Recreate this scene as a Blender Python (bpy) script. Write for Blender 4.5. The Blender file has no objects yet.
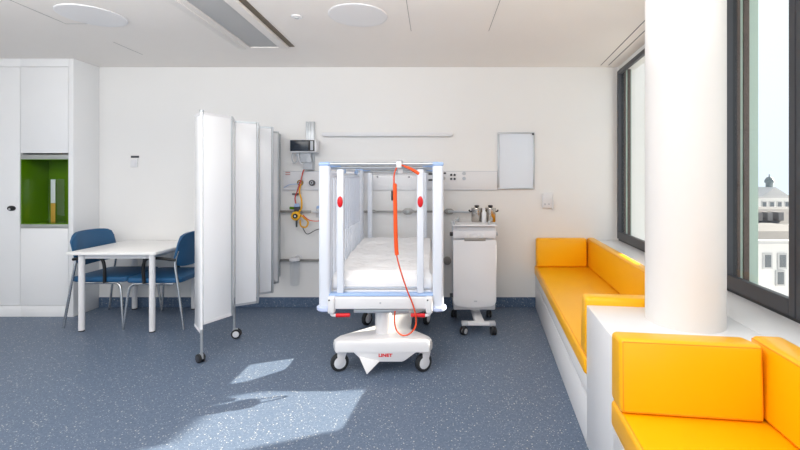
import bpy, bmesh, math, random
from mathutils import Vector, Matrix
random.seed(7)
scene = bpy.context.scene
C = scene.collection
PI = math.pi

# ------------------------------------------------------------------ camera frame
FPX, CX, CY, EYE = 420.0, 434.0, 180.0, 1.43     # focal length in px, vanishing point, eye height
WALL_Y, CEIL = 4.725, 2.70

def at(px, py, Y):
    return Vector(((px-CX)*Y/FPX, Y, EYE-(py-CY)*Y/FPX))
def W(px, py, d=0.0):                             # a point on the end wall
    return at(px, py, WALL_Y-d)

# frame of the window wall (turned a few degrees): u along it, v towards the glass
AX = 0.5324
DU = Vector((0.12755, 0.99183, 0)); DV = Vector((0.99183, -0.12755, 0))
def F(u, v, z=0.0):
    return Vector((AX, 0, 0)) + DU*u + DV*v + Vector((0, 0, z))
def P(v, Y, z=0.0):                               # same v, but given the room depth Y
    return Vector((AX + 0.1286*Y + v*1.00824, Y, z))
def u_of(v, Y):
    return (Y + 0.12755*v)/0.99183
VG = 0.922                                        # v of the window plane

# ------------------------------------------------------------------ materials
def new_mat(name):
    m = bpy.data.materials.new(name); m.use_nodes = True
    nt = m.node_tree
    return m, nt, nt.nodes['Principled BSDF']
def lin(c):
    return tuple((x/12.92 if x <= 0.04045 else ((x+0.055)/1.055)**2.4) for x in [k/255 for k in c]) + (1,)
def mat(name, rgb, rough=0.5, metal=0.0, var=0.03, scale=6.0, bump=0.0, bscale=80.0, coat=0.0, emit=0.0, spec=0.5):
    m, nt, b = new_mat(name)
    c = lin(rgb)
    tc = nt.nodes.new('ShaderNodeTexCoord')
    no = nt.nodes.new('ShaderNodeTexNoise'); no.inputs['Scale'].default_value = scale; no.inputs['Detail'].default_value = 3
    nt.links.new(tc.outputs['Object'], no.inputs['Vector'])
    mx = nt.nodes.new('ShaderNodeMix'); mx.data_type = 'RGBA'
    mx.inputs[6].default_value = tuple(max(0, x*(1-var)) for x in c[:3])+(1,)
    mx.inputs[7].default_value = tuple(min(1, x*(1+var)) for x in c[:3])+(1,)
    nt.links.new(no.outputs['Fac'], mx.inputs[0]); nt.links.new(mx.outputs[2], b.inputs['Base Color'])
    b.inputs['Roughness'].default_value = rough; b.inputs['Metallic'].default_value = metal
    b.inputs['Coat Weight'].default_value = coat; b.inputs['Specular IOR Level'].default_value = spec
    if emit:
        b.inputs['Emission Color'].default_value = c; b.inputs['Emission Strength'].default_value = emit
    if bump:
        n2 = nt.nodes.new('ShaderNodeTexNoise'); n2.inputs['Scale'].default_value = bscale
        nt.links.new(tc.outputs['Object'], n2.inputs['Vector'])
        bp = nt.nodes.new('ShaderNodeBump'); bp.inputs['Strength'].default_value = bump; bp.inputs['Distance'].default_value = 0.01
        nt.links.new(n2.outputs['Fac'], bp.inputs['Height']); nt.links.new(bp.outputs['Normal'], b.inputs['Normal'])
    return m
def glass(name, rgb, glossy=0.07, rough=0.02, haze=0.0, hazec=(240, 245, 250), diff=False):
    m, nt, b = new_mat(name); nt.nodes.remove(b)
    out = nt.nodes['Material Output']
    tr = nt.nodes.new('ShaderNodeBsdfTransparent'); tr.inputs[0].default_value = lin(rgb)
    gl = nt.nodes.new('ShaderNodeBsdfGlossy'); gl.inputs['Roughness'].default_value = rough
    mx = nt.nodes.new('ShaderNodeMixShader')
    fr = nt.nodes.new('ShaderNodeTexNoise'); fr.inputs['Scale'].default_value = 1.5
    mr = nt.nodes.new('ShaderNodeMapRange'); mr.inputs[3].default_value = glossy*0.8; mr.inputs[4].default_value = glossy*1.2
    nt.links.new(fr.outputs['Fac'], mr.inputs[0]); nt.links.new(mr.outputs[0], mx.inputs[0])
    nt.links.new(tr.outputs[0], mx.inputs[1]); nt.links.new(gl.outputs[0], mx.inputs[2])
    last = mx
    if haze:
        df = nt.nodes.new('ShaderNodeBsdfDiffuse' if diff else 'ShaderNodeBsdfTranslucent'); df.inputs[0].default_value = lin(hazec)
        m2 = nt.nodes.new('ShaderNodeMixShader'); m2.inputs[0].default_value = haze
        nt.links.new(mx.outputs[0], m2.inputs[1]); nt.links.new(df.outputs[0], m2.inputs[2]); last = m2
    nt.links.new(last.outputs[0], out.inputs[0])
    return m
def floor_mat(name, base, dark, scale=1.0):
    m, nt, b = new_mat(name)
    L = nt.links.new
    tc = nt.nodes.new('ShaderNodeTexCoord')
    n1 = nt.nodes.new('ShaderNodeTexNoise'); n1.inputs['Scale'].default_value = 40*scale; n1.inputs['Detail'].default_value = 4; n1.inputs['Roughness'].default_value = 0.7
    L(tc.outputs['Object'], n1.inputs['Vector'])
    cr = nt.nodes.new('ShaderNodeValToRGB'); cr.color_ramp.elements[0].position = 0.35; cr.color_ramp.elements[1].position = 0.65
    cr.color_ramp.elements[0].color = lin(dark); cr.color_ramp.elements[1].color = lin(base)
    L(n1.outputs['Fac'], cr.inputs[0])
    prev = cr.outputs[0]
    for sc, thr, keep, col in ((34, 0.24, 0.72, (186, 186, 184)), (60, 0.26, 0.66, (158, 166, 176)), (46, 0.25, 0.72, (78, 90, 112))):
        vo = nt.nodes.new('ShaderNodeTexVoronoi'); vo.inputs['Scale'].default_value = sc*scale
        L(tc.outputs['Object'], vo.inputs['Vector'])
        lt = nt.nodes.new('ShaderNodeMath'); lt.operation = 'LESS_THAN'; lt.inputs[1].default_value = thr
        L(vo.outputs['Distance'], lt.inputs[0])
        sp = nt.nodes.new('ShaderNodeSeparateColor'); L(vo.outputs['Color'], sp.inputs[0])
        gt = nt.nodes.new('ShaderNodeMath'); gt.operation = 'GREATER_THAN'; gt.inputs[1].default_value = keep
        L(sp.outputs[0], gt.inputs[0])
        mu = nt.nodes.new('ShaderNodeMath'); mu.operation = 'MULTIPLY'
        L(lt.outputs[0], mu.inputs[0]); L(gt.outputs[0], mu.inputs[1])
        mx = nt.nodes.new('ShaderNodeMix'); mx.data_type = 'RGBA'
        mx.inputs[7].default_value = lin(col)
        L(mu.outputs[0], mx.inputs[0]); L(prev, mx.inputs[6]); prev = mx.outputs[2]
    L(prev, b.inputs['Base Color'])
    b.inputs['Roughness'].default_value = 0.42
    b.inputs['Specular IOR Level'].default_value = 0.4
    return m
def fabric_wrinkle(name, rgb):
    m, nt, b = new_mat(name)
    tc = nt.nodes.new('ShaderNodeTexCoord')
    mp = nt.nodes.new('ShaderNodeMapping'); mp.inputs['Scale'].default_value = (3, 9, 3); mp.inputs['Rotation'].default_value = (0, 0, 0.3)
    nt.links.new(tc.outputs['Object'], mp.inputs[0])
    no = nt.nodes.new('ShaderNodeTexNoise'); no.inputs['Scale'].default_value = 2.2; no.inputs['Detail'].default_value = 5; no.inputs['Distortion'].default_value = 0.8
    nt.links.new(mp.outputs[0], no.inputs['Vector'])
    bp = nt.nodes.new('ShaderNodeBump'); bp.inputs['Strength'].default_value = 0.7; bp.inputs['Distance'].default_value = 0.03
    nt.links.new(no.outputs['Fac'], bp.inputs['Height']); nt.links.new(bp.outputs[0], b.inputs['Normal'])
    b.inputs['Base Color'].default_value = lin(rgb); b.inputs['Roughness'].default_value = 0.8
    return m

M = dict(
    wall=mat('wall_paint', (233, 232, 230), 0.7, var=0.012, scale=3, bump=0.02, bscale=300),
    colm=mat('column_paint', (226, 224, 222), 0.75, var=0.012, scale=3),
    ceiling=mat('ceiling_paint', (238, 234, 230), 0.8, var=0.01),
    cabinet=mat('cabinet_laminate', (236, 237, 238), 0.4, var=0.01),
    gap=mat('shadow_gap', (120, 122, 124), 0.8),
    joint=mat('joint_line', (150, 149, 148), 0.8),
    green=mat('green_lacquer', (88, 132, 12), 0.22, var=0.04, coat=0.3),
    rail=mat('brushed_rail', (176, 180, 178), 0.35, 0.6),
    railm=mat('dull_steel', (150, 147, 142), 0.45, 0.4),
    trol=mat('trolley_grey', (198, 199, 203), 0.4, var=0.01),
    black=mat('black_plastic', (22, 22, 24), 0.4),
    white=mat('white_enamel', (228, 228, 230), 0.35, var=0.01),
    plast=mat('white_plastic', (224, 224, 227), 0.4, var=0.01),
    grey=mat('grey_plastic', (186, 190, 196), 0.4),
    tabletop=mat('table_laminate', (243, 242, 240), 0.35, var=0.01),
    blue=mat('blue_upholstery', (28, 84, 126), 0.5, var=0.06, bump=0.05, bscale=200),
    chrome=mat('chrome', (200, 203, 206), 0.2, 1.0),
    alu=mat('aluminium', (190, 194, 198), 0.38, 0.75),
    panel=mat('screen_panel', (244, 245, 247), 0.22, var=0.008, coat=0.25),
    yellow=mat('yellow_vinyl', (253, 184, 0), 0.36, var=0.03, scale=4, bump=0.015, bscale=260, coat=0.08),
    piping=mat('yellow_piping', (238, 152, 0), 0.45),
    bench=mat('bench_laminate', (229, 230, 232), 0.35, var=0.01),
    frame=mat('anthracite_frame', (62, 64, 70), 0.42, var=0.05),
    frame2=mat('anthracite_frame_dark', (38, 40, 45), 0.45),
    glass=glass('window_glass', (252, 254, 253), 0.03),
    acryl=glass('clear_acrylic', (255, 255, 255), 0.016, haze=0.008),
    frost=glass('frosted_acrylic', (252, 253, 255), 0.02, 0.2, haze=0.2, hazec=(244, 248, 255), diff=True),
    jar=glass('clear_jar', (250, 251, 252), 0.07, 0.05),
    bluep=mat('pale_blue_plastic', (158, 186, 226), 0.4),
    bumper=mat('pale_blue_bumper', (196, 208, 240), 0.45),
    post=mat('post_enamel', (222, 227, 236), 0.35, var=0.01),
    red=mat('red_plastic', (214, 14, 28), 0.35),
    mattress=fabric_wrinkle('white_sheet', (238, 237, 237)),
    matt_side=mat('mattress_cover', (244, 243, 242), 0.7, bump=0.15, bscale=25),
    orange=mat('orange_sheath', (240, 84, 14), 0.45),
    orangew=mat('orange_cord', (222, 74, 22), 0.45),
    tire=mat('castor_tyre', (36, 38, 42), 0.6),
    hub=mat('castor_hub', (222, 224, 228), 0.4),
    screen=mat('monitor_glass', (30, 40, 52), 0.15),
    yellowc=mat('yellow_hose', (232, 172, 20), 0.5),
    redc=mat('red_hose', (196, 70, 60), 0.5),
    brass=mat('brass_fitting', (150, 120, 60), 0.4, 0.6),
    dark=mat('dark_fitting', (58, 60, 66), 0.4),
    steel=mat('steel_pot', (196, 190, 182), 0.22, 1.0),
    wboard=mat('whiteboard_surface', (226, 232, 240), 0.12, var=0.02, scale=2, coat=0.4),
    floor=floor_mat('floor_vinyl', (100, 115, 136), (82, 98, 120), 1.7),
    skirt=floor_mat('skirting_vinyl', (88, 107, 132), (70, 90, 116), 1.7),
    lampd=mat('lamp_diffuser', (236, 234, 232), 0.5, emit=0.0),
    beam=mat('beam_grille', (184, 185, 186), 0.6, bump=0.1, bscale=400),
    slot=mat('slot_dark', (112, 102, 88), 0.7),
    fin=mat('reveal_green', (176, 196, 186), 0.35),
    finb=mat('reveal_brown', (84, 70, 66), 0.6, var=0.4, scale=60),
    facade=mat('house_render', (216, 217, 218), 0.8),
    pedim=mat('pediment_grey', (176, 178, 182), 0.8),
    markc=mat('marking_ink', (196, 150, 146), 0.6),
    stone=mat('house_stone', (186, 187, 190), 0.8),
    roofd=mat('slate_roof', (60, 65, 76), 0.7, var=0.2, scale=1),
    roofb=mat('brown_roof', (84, 86, 92), 0.7, var=0.2, scale=1),
    pane=mat('house_window', (96, 104, 112), 0.2),
    copper=mat('dome_copper', (96, 110, 118), 0.6),
    amber=mat('cushion_reflection', (190, 150, 60), 0.4),  # reflection of the yellow cushions in the niche, put into colour
    refl_pale=mat('window_reflection', (214, 222, 224), 0.4),  # reflection of the bright window in the niche, put into colour
    street=mat('street', (205, 205, 205), 0.9),
)

# ------------------------------------------------------------------ mesh builder
class MB:
    def __init__(s): s.bm = bmesh.new()
    def poly8(s, pts, bev=0.0, seg=2):            # 4 bottom corners (ccw) + 4 top corners
        t = bmesh.new()
        v = [t.verts.new(p) for p in pts]
        for f in ((3, 2, 1, 0), (4, 5, 6, 7), (0, 1, 5, 4), (1, 2, 6, 5), (2, 3, 7, 6), (3, 0, 4, 7)):
            t.faces.new([v[i] for i in f])
        bmesh.ops.recalc_face_normals(t, faces=t.faces[:])
        if bev: bmesh.ops.bevel(t, geom=t.edges[:], offset=bev, segments=seg, profile=0.5, affect='EDGES')
        s.merge(t); return s
    def box(s, lo, hi, bev=0.0, seg=2):
        x0, y0, z0 = lo; x1, y1, z1 = hi
        return s.poly8([(x0,y0,z0),(x1,y0,z0),(x1,y1,z0),(x0,y1,z0),(x0,y0,z1),(x1,y0,z1),(x1,y1,z1),(x0,y1,z1)], bev, seg)
    def fbox(s, u0, u1, v0, v1, z0, z1, bev=0.0, seg=2):   # box in the window-wall frame
        return s.poly8([F(u0,v0,z0),F(u0,v1,z0),F(u1,v1,z0),F(u1,v0,z0),F(u0,v0,z1),F(u0,v1,z1),F(u1,v1,z1),F(u1,v0,z1)], bev, seg)
    def merge(s, t):
        me = bpy.data.meshes.new('t'); t.to_mesh(me); t.free(); s.bm.from_mesh(me); bpy.data.meshes.remove(me)
    def cyl(s, a, b, r, r2=None, n=20, cap=True, bev=0.0):
        a, b = Vector(a), Vector(b); r2 = r if r2 is None else r2
        t = bmesh.new(); L = (b-a).length
        bmesh.ops.create_cone(t, cap_ends=cap, segments=n, radius1=r, radius2=r2, depth=L)
        if bev:
            ed = [e for e in t.edges if all(abs(abs(v.co.z)-L/2) < 1e-6 for v in e.verts)]
            bmesh.ops.bevel(t, geom=ed, offset=bev, segments=3, profile=0.5, affect='EDGES')
        q = Vector((0, 0, 1)).rotation_difference((b-a).normalized())
        bmesh.ops.transform(t, matrix=Matrix.Translation((a+b)/2) @ q.to_matrix().to_4x4(), verts=t.verts[:])
        s.merge(t); return s
    def tube(s, pts, r, n=10, smooth=4, closed=False):
        pts = [Vector(p) for p in pts]
        if smooth:
            out = []
            for i in range(len(pts)-1):
                p0 = pts[max(i-1, 0)]; p1 = pts[i]; p2 = pts[i+1]; p3 = pts[min(i+2, len(pts)-1)]
                for k in range(smooth):
                    t = k/smooth
                    out.append(0.5*((2*p1)+(p2-p0)*t+(2*p0-5*p1+4*p2-p3)*t*t+(3*p1-p0-3*p2+p3)*t**3))
            out.append(pts[-1]); pts = out
        t = bmesh.new(); rings = []; up = None
        for i, p in enumerate(pts):
            d = (pts[min(i+1, len(pts)-1)]-pts[max(i-1, 0)]).normalized()
            if up is None: up = d.orthogonal().normalized()
            up = (up - d*up.dot(d)).normalized(); w = d.cross(up)
            rr = r(i/(len(pts)-1)) if callable(r) else r
            rings.append([t.verts.new(p + (up*math.cos(a)+w*math.sin(a))*rr) for a in [2*PI*k/n for k in range(n)]])
        for a, b in zip(rings, rings[1:]):
            for k in range(n): t.faces.new((a[k], a[(k+1)%n], b[(k+1)%n], b[k]))
        t.faces.new(rings[0][::-1]); t.faces.new(rings[-1])
        bmesh.ops.recalc_face_normals(t, faces=t.faces[:])
        s.merge(t); return s
    def prism(s, poly, ext, bev=0.0, seg=2):      # polygon of 3-D points swept along ext
        t = bmesh.new(); ext = Vector(ext)
        a = [t.verts.new(p) for p in poly]; b = [t.verts.new(Vector(p)+ext) for p in poly]
        n = len(poly)
        t.faces.new(a[::-1]); t.faces.new(b)
        for k in range(n): t.faces.new((a[k], a[(k+1)%n], b[(k+1)%n], b[k]))
        bmesh.ops.recalc_face_normals(t, faces=t.faces[:])
        if bev: bmesh.ops.bevel(t, geom=t.edges[:], offset=bev, segments=seg, profile=0.5, affect='EDGES')
        s.merge(t); return s
    def lathe(s, prof, c, n=28):                  # profile of (radius, z) about a vertical axis through c
        t = bmesh.new(); c = Vector(c); rings = []
        for r, z in prof:
            rings.append([t.verts.new(c+Vector((r*math.cos(2*PI*k/n), r*math.sin(2*PI*k/n), z))) for k in range(n)])
        for a, b in zip(rings, rings[1:]):
            for k in range(n): t.faces.new((a[k], a[(k+1)%n], b[(k+1)%n], b[k]))
        if prof[0][0] > 1e-5: t.faces.new(rings[0][::-1])
        if prof[-1][0] > 1e-5: t.faces.new(rings[-1])
        bmesh.ops.remove_doubles(t, verts=t.verts[:], dist=1e-6)
        bmesh.ops.recalc_face_normals(t, faces=t.faces[:])
        s.merge(t); return s
    def ball(s, c, r, sc=(1, 1, 1)):
        t = bmesh.new(); bmesh.ops.create_uvsphere(t, u_segments=20, v_segments=12, radius=1)
        bmesh.ops.transform(t, matrix=Matrix.Translation(Vector(c)) @ Matrix.Diagonal((r*sc[0], r*sc[1], r*sc[2], 1)), verts=t.verts[:])
        s.merge(t); return s
    def build(s, name, m, parent=None, smooth=True):
        off = Vector((0, 0, 0)); p = parent
        while p is not None: off += p.location; p = p.parent
        if parent is None and s.bm.verts:         # put a lone mesh's origin at its base
            xs = [v.co for v in s.bm.verts]
            off = Vector(((min(v.x for v in xs)+max(v.x for v in xs))/2, (min(v.y for v in xs)+max(v.y for v in xs))/2, min(v.z for v in xs)))
        bmesh.ops.translate(s.bm, verts=s.bm.verts[:], vec=-off)
        me = bpy.data.meshes.new(name); s.bm.to_mesh(me); s.bm.free()
        if smooth:
            for f in me.polygons: f.use_smooth = True
            me.set_sharp_from_angle(angle=math.radians(38))
        me.materials.append(M[m] if isinstance(m, str) else m)
        o = bpy.data.objects.new(name, me); C.objects.link(o)
        if parent is not None: o.parent = parent
        else: o.location = off
        return o
def tag(o, label=None, cat=None, group=None, kind=None):
    if label: o['label'] = label
    if cat: o['category'] = cat
    if group: o['group'] = group
    if kind: o['kind'] = kind
    return o
def empty(name, loc, label=None, cat=None, group=None, kind=None):
    o = bpy.data.objects.new(name, None); C.objects.link(o); o.location = Vector(loc); o.empty_display_size = 0.1
    return tag(o, label, cat, group, kind)
def struct(name, mb, m, parent=None, smooth=False):
    o = mb.build(name, m, parent, smooth)
    if parent is None: o['kind'] = 'structure'
    return o
def copy_tree(o, parent=None):
    c = o.copy(); C.objects.link(c)
    if parent is not None: c.parent = parent
    for ch in list(o.children): copy_tree(ch, c)
    return c
def text_mesh(name, body, size, loc, m, parent, extrude=0.0008, bold=0.0, sx=1.0):
    cu = bpy.data.curves.new(name, 'FONT'); cu.body = body; cu.size = size; cu.extrude = extrude; cu.align_x = 'CENTER'; cu.align_y = 'CENTER'; cu.offset = bold
    tmp = bpy.data.objects.new('t', cu); C.objects.link(tmp)
    bpy.context.view_layer.update()
    me = bpy.data.meshes.new_from_object(tmp.evaluated_get(bpy.context.evaluated_depsgraph_get()))
    bpy.data.objects.remove(tmp); bpy.data.curves.remove(cu)
    me.transform(Matrix.Rotation(PI/2, 4, 'X') @ Matrix.Diagonal((sx, 1, 1, 1)))
    off = Vector((0, 0, 0)); p = parent
    while p is not None: off += p.location; p = p.parent
    me.transform(Matrix.Translation(Vector(loc)-off))
    me.materials.clear(); me.materials.append(M[m])
    o = bpy.data.objects.new(name, me); C.objects.link(o); o.parent = parent
    return o

# ------------------------------------------------------------------ the room
XL = -5.4; YF = -0.6
X_BACK = AX + 0.1286*WALL_Y + VG*1.00824           # where the window wall meets the end wall
def wx(Y, v=VG): return AX + 0.1286*Y + v*1.00824
OUT = 0.175
struct('floor', MB().prism([(XL, YF, -0.1), (wx(YF), YF, -0.1), (wx(WALL_Y), WALL_Y, -0.1), (XL, WALL_Y, -0.1)], (0, 0, 0.1)), 'floor')
struct('ceiling', MB().prism([(XL, YF, CEIL), (wx(YF, VG+OUT), YF, CEIL), (wx(WALL_Y, VG+OUT), WALL_Y, CEIL), (XL, WALL_Y, CEIL)], (0, 0, 0.12)), 'ceiling')
struct('wall_back', MB().box((XL, WALL_Y, -0.1), (X_BACK+0.35, WALL_Y+0.15, CEIL+0.12)), 'wall')
struct('wall_left', MB().box((XL-0.12, YF, -0.1), (XL, WALL_Y+0.15, CEIL+0.12)), 'wall')
CF = 4.385                                        # cabinet front plane
def cx(px): return (px-CX)*CF/FPX
# skirting of the floor vinyl, turned up the end wall
struct('baseboard_back', MB().box((cx(73.4)+0.002, WALL_Y-0.012, 0), (wx(WALL_Y, 0)+0.02, WALL_Y, 0.113), 0.003), 'skirt')

# window wall: openings given as (Y0, Y1) along the room
ZS, ZH = 0.755, 2.66
OPEN = [(4.70, 3.12), (2.585, -0.3)]
wr = MB()
uA, uB = u_of(VG, YF), u_of(VG, WALL_Y)+0.02
wr.fbox(uA, uB, VG, VG+OUT, 0.0, ZS-0.03)
wr.fbox(uA, uB, VG, VG+OUT, ZH, CEIL)
edges_u = [uB] + [u_of(VG, y) for o in OPEN for y in o] + [uA]
for a, b in zip(edges_u[0::2], edges_u[1::2]):
    if abs(a-b) > 0.003: wr.fbox(min(a, b), max(a, b), VG, VG+OUT, ZS-0.03, ZH)
struct('wall_right', wr, 'wall')
struct('trim_1', MB().poly8([F(0.3,0.655,0.715),F(0.3,VG,0.715),P(VG,WALL_Y-.002,0.715),P(0.655,WALL_Y-.002,0.715),
                             F(0.3,0.655,ZS),F(0.3,VG,ZS),P(VG,WALL_Y-.002,ZS),P(0.655,WALL_Y-.002,ZS)], 0.004), 'bench')   # window sill board

def frame_rect(mb, u0, u1, z0, z1, w, v0, v1, wb=None):
    wb = wb or w
    mb.fbox(u0, u0+w, v0, v1, z0, z1, 0.003); mb.fbox(u1-w, u1, v0, v1, z0, z1, 0.003)
    mb.fbox(u0+w, u1-w, v0, v1, z0, z0+wb, 0.003); mb.fbox(u0+w, u1-w, v0, v1, z1-w, z1, 0.003)
def make_window(n, yfar, ynear, mull):
    uf, un = u_of(VG, yfar), u_of(VG, ynear)
    root = empty('window_%d' % n, F(un, VG, ZS), kind='structure')
    fr = MB(); frame_rect(fr, un, uf, ZS, ZH, 0.03, VG-0.002, VG+0.05)
    struct('window_frame', fr, 'frame2', root)
    cuts = [uf-0.018] + [u for m in mull for u in (m+0.004, m-0.004)] + [un+0.018]
    for a, b in zip(cuts[0::2], cuts[1::2]):
        sash = MB(); frame_rect(sash, b, a, ZS+0.025, ZH-0.02, 0.042, VG-0.022, VG+0.012, 0.08)
        s = struct('sash', sash, 'frame', root)
        struct('window_pane', MB().fbox(b+0.038, a-0.038, VG+0.002, VG+0.007, ZS+0.10, ZH-0.058), 'glass', s)
        if n == 1 or a < uf-0.1: continue
        ub = a-0.022
        h = MB().tube([F(ub, VG-0.022, 1.40), F(ub, VG-0.06, 1.40), F(ub, VG-0.064, 1.44), F(ub, VG-0.064, 1.53)], 0.008, 8, 3)
        h.fbox(ub-0.014, ub+0.014, VG-0.032, VG-0.020, 1.36, 1.44, 0.003)
        struct('handle', h, 'frame2', s)
    # outside reveal of the opening: pale board with blind guides
    rv = MB().fbox(uf-0.020, uf-0.002, VG+0.051, VG+(0.173 if n == 2 else 0.13), ZS, ZH)
    struct('outer_reveal', rv, 'fin', root)
    gd = MB().fbox(uf-0.030, uf-0.011, VG+0.051, VG+0.068, ZS, ZH)
    struct('blind_guide', gd, 'finb', root)
    struct('blind_guide', MB().fbox(uf-0.030, uf-0.011, VG+0.088, VG+0.118, ZS, ZH), 'finb', root)
    return root
make_window(1, OPEN[0][0], OPEN[0][1], [])
make_window(2, OPEN[1][0], OPEN[1][1], [u_of(VG, 1.965), u_of(VG, 1.25)])

# round column standing in the sill
colc = F(2.145, 0.408, 0); colc = Vector((1.197, 2.01, 0))
struct('column', MB().cyl((colc.x, colc.y, ZS), (colc.x, colc.y, CEIL), 0.168, n=72), 'colm', smooth=True)

# ------------------------------------------------------------------ ceiling fittings
def flat_strip(x0, x1, y0, y1, t=0.004):
    return MB().box((x0, y0, CEIL-t), (x1, y1, CEIL-0.0005))
k = 2
for pts in (((-0.195, 0.6), (-0.195, 3.58)), ((0.466, 0.6), (0.466, 3.58)), ((-2.99, 0.6), (-2.99, 3.41)), ((-2.95, 3.86), (-2.95, 4.25))):
    struct('trim_%d' % k, flat_strip(pts[0][0]-0.002, pts[0][0]+0.002, pts[0][1], pts[1][1], 0.002), 'joint'); k += 1
struct('trim_%d' % k, flat_strip(-2.99, -2.75, 3.41, 3.415, 0.002), 'joint'); k += 1
for dv in (0.885-0.12, 0.885-0.035):               # curtain track slots beside the windows
    vv = dv-0.06
    struct('trim_%d' % k, MB().poly8([F(0.4,vv,CEIL-.004),F(0.4,vv+.007,CEIL-.004),P(vv+.007,4.64,CEIL-.004),P(vv,4.64,CEIL-.004),
          F(0.4,vv,CEIL-.0005),F(0.4,vv+.007,CEIL-.0005),P(vv+.007,4.64,CEIL-.0005),P(vv,4.64,CEIL-.0005)]), 'gap'); k += 1

def ceil_light(x, y, label):
    r = empty('ceiling_light', (x, y, CEIL-0.008), label, 'ceiling light', 'round ceiling lights')
    MB().lathe([(0.212, -0.008), (0.222, -0.008), (0.226, -0.005), (0.226, -0.0005), (0.212, -0.0005), (0.212, -0.008)], (x, y, CEIL), 56).build('trim_ring', 'white', r)
    MB().lathe([(0.0, -0.005), (0.16, -0.005), (0.2115, -0.004), (0.2115, -0.001), (0, -0.001)], (x, y, CEIL), 56).build('diffuser', 'lampd', r)
ceil_light(-2.64, 3.245, 'round flush white ceiling light above the blue chairs, left of the air vent strip')
ceil_light(-0.585, 3.24, 'round flush white ceiling light above the cot, right of the air vent strip')

bx0 = empty('ceiling_vent', (-1.6, 2.6, CEIL-0.03), 'long white ceiling air vent strip with grey grille and open dark slot', 'air vent')
MB().box((-1.735, 1.2, CEIL-0.012), (-1.455, 3.97, CEIL-0.001), 0.003).build('grille', 'beam', bx0)
fl = MB(); fl.box((-1.86, 1.15, CEIL-0.022), (-1.735, 3.985, CEIL-0.0005), 0.004); fl.box((-1.80, 1.15, CEIL-0.028), (-1.785, 3.985, CEIL-0.02), 0.002)
fl.box((-1.455, 1.15, CEIL-0.03), (-1.375, 3.985, CEIL-0.0005), 0.004); fl.box((-1.735, 3.965, CEIL-0.022), (-1.455, 3.985, CEIL-0.0005), 0.003)
fl.build('flange', 'ceiling', bx0)
MB().box((-1.374, 1.2, CEIL-0.006), (-1.325, 3.99, CEIL-0.001)).build('slot', 'slot', bx0)
dr = empty('smoke_detector', (-1.065, 3.26, CEIL-0.03), 'small round ceiling sprinkler with grey centre beside the air vent strip', 'sprinkler')
MB().lathe([(0.045, 0), (0.043, -0.008), (0.02, -0.012), (0, -0.012)], (-1.065, 3.26, CEIL-0.0005)).build('cover_plate', 'white', dr)
MB().lathe([(0.018, -0.01), (0.016, -0.016), (0, -0.018)], (-1.065, 3.26, CEIL)).build('nozzle', 'alu', dr)
dr.name = 'ceiling_sprinkler'

# ------------------------------------------------------------------ wall cabinets at the left
CF = 4.385                                        # cabinet front plane
def cx(px): return (px-CX)*CF/FPX
def cz(py): return EYE-(py-CY)*CF/FPX
def carcass(mb, x0, x1, holes=()):
    pass
xE = cx(73.4); xS = cx(68); xJ = cx(20); xL2 = cx(20)-0.62
zP, zT, zD = cz(305.5), cz(67), cz(153)
# unit with a niche
cb = empty('tall_cabinet', ((xJ+xE)/2, CF+0.15, 0), 'tall white wall cabinet with open green niche beside the desk corner', 'cabinet')
m = MB(); m.box((xS+0.004, CF, 0), (xE, WALL_Y-0.001, CEIL-0.001), 0.002)
m.box((xJ, CF, zT+0.004), (xS+0.004, WALL_Y-0.001, CEIL-0.001), 0.002); m.box((xJ, CF+0.006, 0), (xS+0.004, WALL_Y-0.001, zP-0.004), 0.002)
m.box((xJ, CF+0.03, zP-0.004), (xS+0.004, WALL_Y-0.02, cz(226)), 0); m.box((xJ, CF+0.03, zD), (xS+0.004, WALL_Y-0.02, zT+0.004), 0)
m.build('carcass', 'cabinet', cb)
MB().box((xJ+0.004, CF, zD), (xS, CF+0.02, zT), 0.002).build('door', 'cabinet', cb)
MB().box((xJ+0.004, CF, zP), (xS, CF+0.02, cz(228.5)), 0.002).build('door', 'cabinet', cb)
z0n, z1n = cz(224.4), cz(159)
nm = MB(); t_ = 0.008; yb = WALL_Y-0.012
nm.box((xJ+0.004, CF+0.004, z0n), (xJ+0.004+t_, yb, z1n)); nm.box((xS-t_, CF+0.004, z0n), (xS, yb, z1n))
nm.box((xJ+0.012, yb-t_, z0n), (xS-t_, yb, z1n)); nm.box((xJ+0.012, CF+0.004, z0n), (xS-t_, yb-t_, z0n+t_)); nm.box((xJ+0.012, CF+0.004, z1n-t_), (xS-t_, yb-t_, z1n))
tag(nm.build('niche', 'green', cb, False), 'open green lacquered niche')
for a, b in ((228.4, 224.4), (159.2, 154.6)):
    MB().box((xJ+0.004, CF+0.002, cz(a)), (xS, CF+0.024, cz(b)), 0.002).build('edge_rail', 'rail', cb)
# unit with a plain full-height door
ca = empty('tall_cabinet', (xL2+0.3, CF+0.15, 0), 'tall white wall cabinet with plain full height door and black lock at picture edge', 'cabinet')
m = MB(); m.box((xL2, CF, zT+0.004), (xJ-0.001, WALL_Y-0.001, CEIL-0.001), 0.002); m.box((xL2, CF+0.006, 0), (xJ-0.001, WALL_Y-0.001, zP-0.004), 0.002)
m.box((xL2, CF+0.03, zP-0.004), (xJ-0.001, WALL_Y-0.02, zT+0.004))
m.build('carcass', 'cabinet', ca)
d = MB().box((xL2+0.004, CF, zP), (xJ-0.002, CF+0.02, zT), 0.002).build('door', 'cabinet', ca)
lk = MB(); lx, lz = cx(12), cz(208.3)
lk.prism([(lx+0.042*math.cos(a), CF-0.012, lz+0.028*math.sin(a)*(1 if abs(math.sin(a)) < .9 else .97)) for a in [2*PI*i/24 for i in range(24)]], (0, 0.012, 0), 0.003)
lk.build('lock', 'black', d)
MB().cyl((lx-0.01, CF-0.018, lz-0.008), (lx-0.01, CF-0.011, lz-0.008), 0.012, n=16).build('keyhole', 'chrome', d)
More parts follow.
